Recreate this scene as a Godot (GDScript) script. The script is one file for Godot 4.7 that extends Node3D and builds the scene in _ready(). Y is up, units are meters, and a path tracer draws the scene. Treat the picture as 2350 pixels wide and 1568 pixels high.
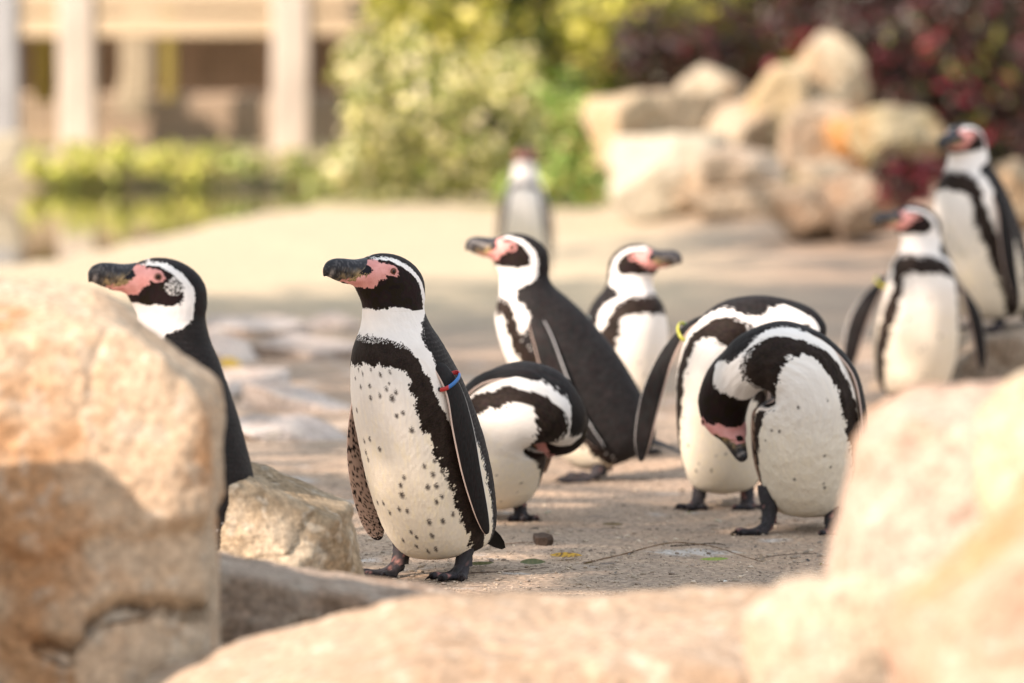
extends Node3D

const RIM_STEPS := 19
# side profile of a standing penguin, metres: breast x,y, back x,y, half width
const PROFILE := [
	[0.000, 0.030, -0.080, 0.038, 0.035], [0.045, 0.045, -0.122, 0.050, 0.070], [0.075, 0.075, -0.140, 0.080, 0.088],
	[0.098, 0.121, -0.140, 0.125, 0.098], [0.118, 0.186, -0.130, 0.190, 0.104], [0.133, 0.267, -0.107, 0.272, 0.104],
	[0.144, 0.331, -0.080, 0.338, 0.099], [0.147, 0.380, -0.055, 0.390, 0.090], [0.142, 0.428, -0.030, 0.437, 0.076],
	[0.123, 0.469, -0.005, 0.474, 0.060], [0.119, 0.500, 0.006, 0.503, 0.052], [0.123, 0.517, 0.005, 0.527, 0.0495],
	[0.131, 0.532, 0.008, 0.555, 0.0475], [0.136, 0.541, 0.022, 0.577, 0.046], [0.142, 0.545, 0.043, 0.592, 0.0445],
	[0.148, 0.547, 0.066, 0.600, 0.041], [0.155, 0.548, 0.091, 0.6015, 0.0345], [0.161, 0.549, 0.112, 0.5965, 0.0265],
	[0.166, 0.551, 0.130, 0.588, 0.0170]]
const BILL := [[0.150, 0.5505, 0.116, 0.594, 0.0275], [0.167, 0.5515, 0.139, 0.5915, 0.0213], [0.180, 0.555, 0.165, 0.5935, 0.0160], [0.191, 0.5595, 0.183, 0.593, 0.0128], [0.1985, 0.562, 0.197, 0.5875, 0.0095], [0.2035, 0.5615, 0.2042, 0.578, 0.0048]]
const SPOTS := "0.357,-2,1.0 0.361,-14,1.0 0.356,-27,1.5 0.366,-32,1.0 0.373,-23,1.0 0.376,11,1.0 0.379,-3,1.0 0.330,24,1.0 0.323,-28,1.0 0.328,-35,1.0 0.295,-39,1.3 0.279,9,1.0 0.273,20,1.0 0.261,-2,1.0 0.251,21,1.0 0.238,19,1.0 0.228,39,1.0 0.226,-43,1.0 0.208,-22,1.0 0.193,-17,1.0 0.175,-16,1.4 0.172,-18,1.0 0.234,-53,1.0 0.209,-49,1.2 0.212,-58,1.0 0.187,-42,1.2 0.187,-50,1.2 0.181,-62,1.0 0.198,-61,1.0 0.166,-53,1.0 0.157,-47,1.2 0.156,21,1.0 0.157,10,1.0 0.147,-9,1.0 0.144,-17,1.1 0.139,5,1.0 0.120,-36,1.3 0.119,-49,1.2 0.129,-60,1.0 0.102,-14,1.0 0.092,-18,1.0 0.093,-35,1.2 0.085,1,1.0 0.073,-13,1.0 0.061,-24,1.0 0.065,-34,1.2 0.294,-49,1.0 0.152,-64,1.0 0.141,-67,1.0 0.114,-67,1.0 0.176,-66,1.0 0.232,-63,1.0 0.398,-20,1.0 0.382,-27,0.6 0.398,5,0.8 0.404,12,0.8 0.360,-14,0.7 0.389,21,0.7 0.401,-32,0.8 0.406,-9,0.8"
const BLACK := Color(0.017, 0.0152, 0.0152)
const FACE := Color(0.012, 0.008, 0.0065)
const WHITE := Color(0.80, 0.775, 0.74)
const CREAM := Color(0.72, 0.64, 0.50)
const PINK := Color(0.60, 0.265, 0.24)

var noise := FastNoiseLite.new()
var fine := FastNoiseLite.new()
var rng := RandomNumberGenerator.new()
var used := {}
var M := {}


class Shape:
	var p := PackedVector3Array()
	var n := PackedVector3Array()
	var c := PackedColorArray()
	var u := PackedVector2Array()
	var i := PackedInt32Array()

	func grid(rows: int, cols: int, pos: PackedVector3Array, col: PackedColorArray, uv: PackedVector2Array, close_ends := true):
		# rows rings of cols points each, wrapped round; the first column is repeated for its texture seam
		var at := p.size()
		var turn := 0.0   # does the ring run clockwise?
		for r in range(1, rows - 1, maxi(1, rows / 9)):
			var mid := Vector3.ZERO
			for k in cols:
				mid += pos[r * cols + k] / cols
			for k in range(0, cols, maxi(1, cols / 8)):
				var j := r * cols + k
				var e := (pos[j + cols] - pos[j - cols]).cross(pos[r * cols + (k + 1) % cols] - pos[r * cols + (k + cols - 1) % cols])
				turn += signf(e.dot(pos[j] - mid))
		var flip := -1.0 if turn < 0.0 else 1.0
		for r in rows:
			var r0 := maxi(r - 1, 0) * cols
			var r1 := mini(r + 1, rows - 1) * cols
			for k in cols + 1:
				var m := k % cols
				var j := r * cols + m
				var a := pos[r1 + m] - pos[r0 + m]
				var b := pos[r * cols + (m + 1) % cols] - pos[r * cols + (m + cols - 1) % cols]
				p.append(pos[j])
				n.append(a.cross(b).normalized() * flip)
				c.append(col[j])
				u.append(uv[r * (cols + 1) + k] if uv.size() else Vector2(float(k) / cols, float(r) / rows))
		var w := cols + 1
		for r in rows - 1:
			for k in cols:
				var q := at + r * w + k
				if flip > 0.0:
					i.append_array([q, q + 1, q + w, q + 1, q + w + 1, q + w])
				else:
					i.append_array([q, q + w, q + 1, q + 1, q + w, q + w + 1])
		if close_ends:
			for r in [0, rows - 1]:
				var mid := Vector3.ZERO
				for k in cols:
					mid += pos[r * cols + k]
				mid /= cols
				var inward := 1 if r == 0 else rows - 2
				var from := Vector3.ZERO
				for k in cols:
					from += pos[inward * cols + k]
				var o := p.size()
				p.append(mid); n.append((mid - from / cols).normalized()); c.append(col[r * cols]); u.append(Vector2.ZERO)
				for k in cols:
					if (r == 0) == (flip > 0.0):
						i.append_array([o, at + r * w + k + 1, at + r * w + k])
					else:
						i.append_array([o, at + r * w + k, at + r * w + k + 1])

	func loft(rings: Array, cols: int, color: Callable):
		# rings: [centre, half axis a, half axis b]
		var pos := PackedVector3Array()
		var col := PackedColorArray()
		for r in rings.size():
			for k in cols:
				var ang := TAU * k / cols
				pos.append(rings[r][0] + rings[r][1] * cos(ang) + rings[r][2] * sin(ang))
				col.append(color.call(float(r) / maxf(rings.size() - 1, 1), ang, pos[-1]))
		grid(rings.size(), cols, pos, col, PackedVector2Array())

	func ball(at: Vector3, r: Vector3, color: Callable, rows := 14, cols := 20):
		var rings := []
		for k in rows + 1:
			var a := PI * k / rows
			var s := maxf(sin(a), 0.002)
			rings.append([at + Vector3(0, -cos(a) * r.y, 0), Vector3(s * r.x, 0, 0), Vector3(0, 0, -s * r.z)])
		loft(rings, cols, color)

	func tri(a: Vector3, b: Vector3, d: Vector3, col: Color):
		var at := p.size()
		var nn := (d - a).cross(b - a).normalized()
		for v in [a, b, d]:
			p.append(v); n.append(nn); c.append(col); u.append(Vector2(v.x, v.z))
		i.append_array([at, at + 1, at + 2])

	func mesh() -> ArrayMesh:
		var a := []
		a.resize(Mesh.ARRAY_MAX)
		a[Mesh.ARRAY_VERTEX] = p
		a[Mesh.ARRAY_NORMAL] = n
		a[Mesh.ARRAY_COLOR] = c
		a[Mesh.ARRAY_TEX_UV] = u
		a[Mesh.ARRAY_INDEX] = i
		var m := ArrayMesh.new()
		m.add_surface_from_arrays(Mesh.PRIMITIVE_TRIANGLES, a)
		return m


func numbered(called: String) -> String:
	var k: int = used.get(called, 0)
	used[called] = k + 1
	return called if k == 0 else "%s_%03d" % [called, k]


func thing(called: String, label: String, category: String, at := Vector3.ZERO, turn := 0.0, group := "") -> Node3D:
	var o := Node3D.new()
	o.name = numbered(called)
	add_child(o)
	o.position = at
	o.rotation.y = turn
	return tag(o, label, category, group)


func tag(o: Node3D, label: String, category: String, group := "") -> Node3D:
	o.set_meta("label", label)
	o.set_meta("category", category)
	if group:
		o.set_meta("group", group)
	return o


func obj(called: String, mesh: Mesh, mat: Material, parent: Node = null) -> MeshInstance3D:
	var o := MeshInstance3D.new()
	o.mesh = mesh
	o.material_override = mat
	o.name = called if parent else numbered(called)
	(parent if parent != null else self).add_child(o, true)
	return o


func struct(called: String, mesh: Mesh, mat: Material) -> MeshInstance3D:
	var o := obj(called, mesh, mat)
	o.set_meta("kind", "structure")
	return o


func at(px: float, py: float, d: float) -> Vector3:   # where a point of the place stands, d metres in front of the camera's post
	return Vector3((px - 1175.0) / 13066.0 * d, 1.075 - py / 13066.0 * d, -d)


func _ready():
	var cam := Camera3D.new()
	cam.name = "camera"
	add_child(cam)
	cam.position = Vector3(0, 1.075, 0)
	cam.rotation_degrees = Vector3(-3.433, 0, 0)
	cam.far = 900.0
	cam.near = 0.05
	var lens := CameraAttributesPhysical.new()
	lens.frustum_focal_length = 200.0
	lens.frustum_focus_distance = 10.55
	lens.exposure_aperture = 3.3
	cam.attributes = lens
	cam.fov = 6.8673
	cam.current = true
	var we := WorldEnvironment.new()
	we.name = "world_environment"
	var env := Environment.new()
	env.background_mode = Environment.BG_SKY
	env.sky = Sky.new()
	var sm := ProceduralSkyMaterial.new()
	sm.sky_top_color = Color(0.80, 0.83, 0.88)
	sm.sky_horizon_color = Color(0.96, 0.93, 0.88)
	sm.sky_curve = 0.18
	sm.ground_bottom_color = Color(0.55, 0.47, 0.38)
	sm.ground_horizon_color = Color(0.72, 0.68, 0.60)
	sm.sky_energy_multiplier = 0.98
	env.sky.sky_material = sm
	env.tonemap_mode = Environment.TONE_MAPPER_LINEAR
	env.tonemap_exposure = 1.92
	env.sdfgi_enabled = true
	env.ssao_enabled = true
	env.ssil_enabled = true
	we.environment = env
	add_child(we)
	var sun := DirectionalLight3D.new()
	sun.name = "sun"
	sun.light_color = Color(1.0, 0.915, 0.85)
	sun.light_energy = 1.6
	sun.light_angular_distance = 0.5
	sun.shadow_enabled = true
	add_child(sun)
	sun.look_at_from_position(Vector3(-0.62, 0.55, 0.46), Vector3.ZERO)

	noise.noise_type = FastNoiseLite.TYPE_SIMPLEX_SMOOTH
	noise.fractal_type = FastNoiseLite.FRACTAL_FBM
	noise.fractal_octaves = 3
	noise.frequency = 1.0
	fine.noise_type = FastNoiseLite.TYPE_SIMPLEX
	fine.fractal_type = FastNoiseLite.FRACTAL_NONE
	fine.frequency = 1.0
	materials()
	ground()
	background()
	plants()
	rocks()
	penguins()
	litter()


# ---------------------------------------------------------------- materials
func noise_texture(freq: float, seed_: int, lo: float, hi: float, oct := 4) -> NoiseTexture2D:
	var t := NoiseTexture2D.new()
	t.width = 512
	t.height = 512
	t.seamless = true
	var f := FastNoiseLite.new()
	f.seed = seed_
	f.frequency = freq
	f.fractal_octaves = oct
	t.noise = f
	var g := Gradient.new()
	g.set_color(0, Color(lo, lo, lo))
	g.set_color(1, Color(hi, hi, hi))
	t.color_ramp = g
	return t


func mat(rough: float, spec := 0.5) -> StandardMaterial3D:
	var m := StandardMaterial3D.new()
	m.vertex_color_use_as_albedo = true
	m.roughness = rough
	m.metallic_specular = spec
	return m


func materials():
	var grain := noise_texture(0.035, 3, 0.0, 1.0, 5)
	var tint := noise_texture(0.06, 8, 0.62, 1.0, 5)
	for k in ["rock", "ground", "wood"]:
		var m := mat(0.92, 0.3)
		m.uv1_triplanar = true
		m.uv1_world_triplanar = true
		m.uv1_scale = Vector3.ONE * {"rock": 2.2, "ground": 1.7, "wood": 3.0}[k]
		m.albedo_texture = tint
		m.heightmap_enabled = true
		m.heightmap_texture = grain
		m.heightmap_scale = {"rock": 0.3, "ground": 0.6, "wood": 0.3}[k]
		M[k] = m
	# feather scales: rows of overlapping rounded tips
	var im := Image.create(64, 64, false, Image.FORMAT_RGBA8)
	for y in 64:
		for x in 64:
			var h := 0.0
			for row in [-1, 0, 1, 2]:
				for cell in [-1, 0, 1]:
					var cx: float = cell * 64.0 + (32.0 if row % 2 == 0 else 0.0)
					var dx: float = (x - cx) / 34.0
					var dy: float = (y - row * 32.0) / 44.0
					if absf(dx) < 1.0 and dy > 0.0 and dy < 1.0 - 0.5 * dx * dx:
						h = maxf(h, 0.35 + 0.65 * (dy) - 0.25 * absf(dx))
			im.set_pixel(x, y, Color(h, h, h))
	var feather := mat(0.62, 0.22)
	feather.heightmap_enabled = true
	feather.heightmap_texture = ImageTexture.create_from_image(im)
	feather.heightmap_scale = 0.024
	M.feather = feather
	M.horn = mat(0.46, 0.4)
	M.eye = mat(0.16, 0.35)
	M.plastic = mat(0.35, 0.5)
	var leaf := mat(0.45, 0.45)
	leaf.cull_mode = BaseMaterial3D.CULL_DISABLED
	leaf.backlight_enabled = true
	leaf.backlight = Color(0.55, 0.62, 0.25)
	M.leaf = leaf
	M.plain = mat(0.9, 0.3)
	var water := StandardMaterial3D.new()
	water.albedo_color = Color(0.22, 0.20, 0.12)
	water.roughness = 0.04
	water.metallic_specular = 0.6
	water.uv1_triplanar = true
	water.uv1_world_triplanar = true
	water.uv1_scale = Vector3.ONE * 0.6
	water.heightmap_enabled = true
	water.heightmap_texture = noise_texture(0.012, 5, 0.0, 1.0, 3)
	water.heightmap_scale = 0.03
	M.water = water
	var wire := StandardMaterial3D.new()
	wire.albedo_color = Color(0.36, 0.30, 0.24)
	wire.metallic = 0.3
	wire.roughness = 0.6
	M.wire = wire


func fbm(p: Vector3, f: float) -> float:
	return noise.get_noise_3d(p.x * f, p.y * f, p.z * f)


func grit(p: Vector3, f: float) -> float:
	return fine.get_noise_3d(p.x * f, p.y * f, p.z * f)


func table(t: Array, x: float) -> float:   # flat list x0,y0,x1,y1 ... rising x
	if x <= t[0]:
		return t[1]
	for k in range(2, t.size(), 2):
		if x <= t[k]:
			return lerpf(t[k - 1], t[k + 1], (x - t[k - 2]) / (t[k] - t[k - 2]))
	return t[-1]


# ---------------------------------------------------------------- ground
func shore(d: float) -> float:   # x of the pond's edge at that distance
	return table([20.0, -3.4, 22.0, -2.4, 23.2, -1.95, 25.0, -1.72, 28.0, -1.38, 30.0, -1.05, 32.0, -0.80, 33.0, -0.5, 34.0, -0.2], d)


func ground_height(x: float, z: float) -> float:
	var d := -z
	var h := 0.012 * fbm(Vector3(x, 0, z), 0.9) + 0.006 * fbm(Vector3(x, 3, z), 4.0) + 0.0025 * fbm(Vector3(x, 7, z), 18.0)
	h += 0.02 * smoothstep(18.0, 22.0, d) * (1.0 - smoothstep(26.0, 33.0, d)) * smoothstep(0.6, -0.9, x)
	h += 0.12 * smoothstep(22.0, 27.0, d) * smoothstep(0.3, 1.2, x)
	var far := smoothstep(32.9, 33.6, d + 0.15 * fbm(Vector3(x, 0, 0), 1.4))
	var inside := smoothstep(-0.08, 0.25, shore(d) - x + 0.12 * fbm(Vector3(x, 0, z), 0.8)) * (1.0 - far) * smoothstep(19.5, 21.0, d)
	h = lerpf(h, -0.32, inside)
	h += 0.17 * far
	return h


func ground():
	var xs := []
	var x := -150.0
	while x < 150.0:
		xs.append(x)
		x += clampf((absf(x) - 1.3) * 0.22, 0.026, 30.0)
	var zs := []
	var d := -40.0
	while d < 260.0:
		zs.append(-d)
		var off := maxf(8.3 - d, d - 13.0)
		d += clampf(off * 0.03, 0.026, 20.0) if off > 0.0 else 0.026
	var s := Shape.new()
	var w := xs.size()
	for z in zs:
		for xx in xs:
			var p := Vector3(xx, ground_height(xx, z), z)
			s.p.append(p)
			var e := 0.02
			s.n.append(Vector3(ground_height(xx - e, z) - ground_height(xx + e, z), 2 * e, ground_height(xx, z - e) - ground_height(xx, z + e)).normalized())
			var a := fbm(p, 0.55)
			var b := fbm(p + Vector3(9, 0, 0), 3.0)
			var col := Color(0.55, 0.395, 0.275).lerp(Color(0.62, 0.475, 0.345), clampf(0.5 + a, 0, 1))
			col = col.lerp(Color(0.48, 0.37, 0.28), clampf(b * 1.3, 0, 0.8))
			var wet := smoothstep(0.45, 0.75, fbm(p + Vector3(0, 5, 0), 1.6) + 0.5) * 0.35
			col = col.lerp(Color(0.33, 0.28, 0.23), wet)
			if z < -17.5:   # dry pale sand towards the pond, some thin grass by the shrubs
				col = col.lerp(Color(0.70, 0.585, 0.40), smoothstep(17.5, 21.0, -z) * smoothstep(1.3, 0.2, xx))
				col = col.lerp(Color(0.34, 0.36, 0.10), smoothstep(29.0, 30.5, -z + b) * smoothstep(0.1, 0.5, fbm(p, 0.9) + 0.45) * 0.8)
			if z > -17.0:
				col = col.lerp(Color(0.72, 0.68, 0.63), smoothstep(0.40, 0.52, fbm(p + Vector3(2, 0, 4), 4.5)) * 0.75)
				col = col.lerp(Color(0.27, 0.215, 0.17), smoothstep(0.38, 0.6, fbm(p + Vector3(7, 0, 1), 6.0)) * 0.6)
			if p.y < -0.05:
				col = Color(0.14, 0.12, 0.07)
			s.c.append(col)
			s.u.append(Vector2(xx, z))
	for r in zs.size() - 1:
		for k in w - 1:
			var q := r * w + k
			s.i.append_array([q, q + w, q + 1, q + 1, q + w, q + w + 1])
	struct("ground", s.mesh(), M.ground)
	var pm := PlaneMesh.new()
	pm.size = Vector2(16, 15.5)
	var o := struct("water", pm, M.water)
	o.position = Vector3(-8.4, -0.022, -27.2)


# ---------------------------------------------------------------- boxes and posts
func bar(s: Shape, from: Vector3, to: Vector3, wide: float, deep: float, col: Color, wob := 0.0):
	# a sawn beam with softened edges; grain by tint along its length
	var axis := (to - from).normalized()
	var side := axis.cross(Vector3(0, 0, 1)).normalized()
	if side.length() < 0.5:
		side = Vector3.RIGHT
	var out := side.cross(axis).normalized()
	var rings := []
	var n := 14
	for k in n + 1:
		var f := float(k) / n
		var c := from.lerp(to, f) + side * wob * fbm(from + axis * f * 3.0, 1.3)
		rings.append([c, f])
	var pos := PackedVector3Array()
	var cols := PackedColorArray()
	var corner := 0.18
	var prof := []
	for q in [[1, 1], [-1, 1], [-1, -1], [1, -1]]:
		var first := Vector2(q[0], q[1] * (1 - corner))
		var second := Vector2(q[0] * (1 - corner), q[1])
		if q[0] * q[1] > 0:
			prof.append(first); prof.append(second)
		else:
			prof.append(second); prof.append(first)
	for r in rings:
		for q in prof:
			var p: Vector3 = r[0] + side * q.x * wide * 0.5 + out * q.y * deep * 0.5
			pos.append(p)
			cols.append(col * (1.0 + 0.35 * fbm(Vector3(p.x * 9, p.y * 1.5, p.z * 9), 1.6)))
	s.grid(rings.size(), 8, pos, cols, PackedVector2Array())


func background():
	# the timber fence beyond the pond
	var f := thing("timber_fence", "pale timber fence with thick square posts and wide rail beyond the pond", "fence", Vector3(0, 0, -34.2))
	var pale := Color(0.83, 0.72, 0.60)
	for q in [[-1180.0, 88.0, 0.12], [-590.0, 88.0, 0.12], [-1.0, 90.0, 0.17], [178.0, 84.0, 0.10], [668.0, 88.0, 0.06]]:
		var c := at(q[0], 0, 34.2)
		var s := Shape.new()
		bar(s, Vector3(c.x, q[2] - 0.3, 0.03), Vector3(c.x + 0.01, 2.6, 0.03), q[1] / 382.0, 0.2, Color(0.55, 0.55, 0.55) if q[0] == -1.0 else pale, 0.01)
		obj("post", s.mesh(), M.wood, f)
	for q in [[1.052, 0.115], [0.905, 0.13], [1.42, 0.13]]:
		var s := Shape.new()
		bar(s, Vector3(-8.6, q[0], 0.06), Vector3(-0.05, q[0] + 0.02, 0.06), q[1], 0.07, Color(0.80, 0.63, 0.42), 0.008)
		obj("rail", s.mesh(), M.wood, f)
	# wire mesh on the back of the fence
	var wm := Shape.new()
	var gap := 0.055
	for k in 156:
		var x := -8.6 + k * gap
		wm.loft([[Vector3(x, 0.3, -0.12), Vector3(0.003, 0, 0), Vector3(0, 0, -0.003)], [Vector3(x, 1.6, -0.12), Vector3(0.003, 0, 0), Vector3(0, 0, -0.003)]], 4, func(_a, _b, _c): return Color.WHITE)
	for k in 24:
		var y := 0.32 + k * gap
		wm.loft([[Vector3(-8.6, y, -0.124), Vector3(0, 0.003, 0), Vector3(0, 0, 0.003)], [Vector3(0.0, y, -0.124), Vector3(0, 0.003, 0), Vector3(0, 0, 0.003)]], 4, func(_a, _b, _c): return Color.WHITE)
	var o := obj("wire_mesh", wm.mesh(), M.wire, f)
	o.set_meta("kind", "stuff")
	# low sandy wall behind the fence
	var lw := Shape.new()
	bar(lw, Vector3(-9.5, 0.22, -36.4), Vector3(0.6, 0.28, -36.4), 0.44, 0.5, Color(0.66, 0.51, 0.36), 0.02)
	tag(obj("low_wall", lw.mesh(), M.rock), "low sandy brown wall running behind the timber fence", "wall")
	# slanting sunlit trunk and yellow post behind the fence
	var t := Shape.new()
	bar(t, at(302, 262, 35.4), at(350, -120, 35.4), 0.20, 0.2, Color(0.76, 0.64, 0.45), 0.02)
	tag(obj("leaning_post", t.mesh(), M.wood), "thick cream post leaning to the right behind the fence", "post")
	t = Shape.new()
	bar(t, at(388, 230, 35.8), at(388, -120, 35.8), 0.085, 0.1, Color(0.50, 0.40, 0.11))
	tag(obj("yellow_post", t.mesh(), M.wood), "narrow dull yellow post right beside the leaning cream post", "post")
	t = Shape.new()
	bar(t, at(103, 235, 35.6), at(103, -120, 35.6), 0.13, 0.1, Color(0.52, 0.36, 0.07))
	tag(obj("yellow_post", t.mesh(), M.wood), "broad mustard yellow post behind the fence, left of the thick timber post", "post")
	# dark timber shed
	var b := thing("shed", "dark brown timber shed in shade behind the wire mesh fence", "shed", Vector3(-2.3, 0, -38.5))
	for k in 48:
		var s := Shape.new()
		var x := -8.6 + k * 0.272
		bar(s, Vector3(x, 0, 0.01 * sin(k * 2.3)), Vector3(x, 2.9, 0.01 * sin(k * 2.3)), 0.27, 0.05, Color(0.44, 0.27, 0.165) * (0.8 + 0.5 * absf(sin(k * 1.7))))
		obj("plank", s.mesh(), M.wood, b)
	var rs := Shape.new()
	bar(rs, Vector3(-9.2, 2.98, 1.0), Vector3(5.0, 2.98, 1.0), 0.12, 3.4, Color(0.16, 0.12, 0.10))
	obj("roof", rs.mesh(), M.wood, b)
	# pale block of stone at the pond's far end
	var st := rock(Vector3(0.17, 0.11, 0.15), 77, 9, 24, Color(0.62, 0.56, 0.42), Color(0.5, 0.45, 0.33), Color(0.5, 0.4, 0.2), 0.1, 0.01)
	o = obj("stone_block", st, M.rock)
	o.position = at(-8, 352, 32.9)
	tag(o, "pale cream stone block at the left end of the far pond bank", "stone")


# ---------------------------------------------------------------- rocks
func rock(half: Vector3, seed_: int, planes: int, n: int, c1: Color, c2: Color, stain: Color, amount: float, rough := 0.02, given := [], ledge = null) -> ArrayMesh:
	var r := RandomNumberGenerator.new()
	r.seed = seed_
	var ns := PackedVector3Array()
	var ds := PackedFloat32Array()
	for g in given:
		ns.append(g[0].normalized()); ds.append(g[1])
	for k in planes:
		var v := Vector3(r.randfn(), r.randfn(), r.randfn()).normalized()
		ns.append(v)
		ds.append((v * half).length() * r.randf_range(0.72, 1.0))
	if given.is_empty():
		for v in [Vector3.RIGHT, Vector3.LEFT, Vector3.UP, Vector3.DOWN, Vector3.BACK, Vector3.FORWARD]:
			ns.append((v + Vector3(r.randfn(), r.randfn(), r.randfn()) * 0.16).normalized())
			ds.append((v * half).length())
	var s := Shape.new()
	var shift := Vector3(seed_ * 1.7, seed_ * 0.3, 0)
	var hard := 22.0 if given.is_empty() else 48.0
	for face in 6:
		var a: Vector3 = [Vector3.RIGHT, Vector3.LEFT, Vector3.UP, Vector3.DOWN, Vector3.BACK, Vector3.FORWARD][face]
		var b := Vector3(a.y, a.z, a.x)
		var c := a.cross(b)
		var o := s.p.size()
		for y in n + 1:
			for x in n + 1:
				var dir := (a + b * tan((2.0 * x / n - 1.0) * PI / 4) + c * tan((2.0 * y / n - 1.0) * PI / 4))
				dir = (dir.normalized() * half).normalized()
				var sum := 0.0
				for k in ns.size():
					var q := ns[k].dot(dir) / ds[k]
					if q > 0.0:
						sum += pow(q, hard)
				var p := dir * pow(sum, -1.0 / hard)
				var q := p + shift
				p += dir * (rough * fbm(q, 4.0) + rough * 0.45 * fbm(q, 14.0) + rough * 0.2 * fbm(q, 45.0) - rough * 0.45 * smoothstep(0.12, 0.0, absf(fbm(q + Vector3(1, 4, 9), 2.7))))
				if ledge != null:
					p = ledge.call(p)
				s.p.append(p)
				var m := fbm(q, 3.0)
				var col := c1.lerp(c2, smoothstep(-0.3, 0.4, m + 0.3 * fbm(q, 17.0)))
				col = col.lerp(stain, amount * smoothstep(0.0, 0.42, fbm(q + Vector3(5, 5, 5), 2.6) + 0.25 * fbm(q, 12.0)))
				col = col.lerp(Color(0.74, 0.67, 0.55), 0.4 * smoothstep(0.22, 0.42, fbm(q + Vector3(3, 8, 1), 19.0)))
				col = col * (1.0 + 0.28 * fbm(q, 30.0) + 0.2 * fbm(q, 90.0))
				s.c.append(col)
				s.u.append(Vector2(x, y))
				s.n.append(Vector3.ZERO)
		for y in n:
			for x in n:
				var q := o + y * (n + 1) + x
				s.i.append_array([q, q + 1, q + n + 1, q + 1, q + n + 2, q + n + 1])
	for k in range(0, s.i.size(), 3):
		var u := s.i[k]
		var v := s.i[k + 1]
		var w := s.i[k + 2]
		var nn := (s.p[w] - s.p[u]).cross(s.p[v] - s.p[u])
		if nn.dot(s.p[u]) < 0.0:
			s.i[k + 1] = w
			s.i[k + 2] = v
			nn = -nn
		s.n[u] += nn; s.n[v] += nn; s.n[w] += nn
	var key := {}
	for k in s.p.size():
		var h := Vector3i(s.p[k] * 20000.0)
		key[h] = key.get(h, Vector3.ZERO) + s.n[k]
	for k in s.p.size():
		s.n[k] = (key[Vector3i(s.p[k] * 20000.0)] as Vector3).normalized()
	return s.mesh()


func put_rock(called: String, label: String, where: Vector3, mesh: ArrayMesh, turn := 0.0, group := "") -> void:
	var o := obj(called, mesh, M.rock)
	o.position = where
	o.rotation.y = turn
	tag(o, label, "rock", group)


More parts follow.
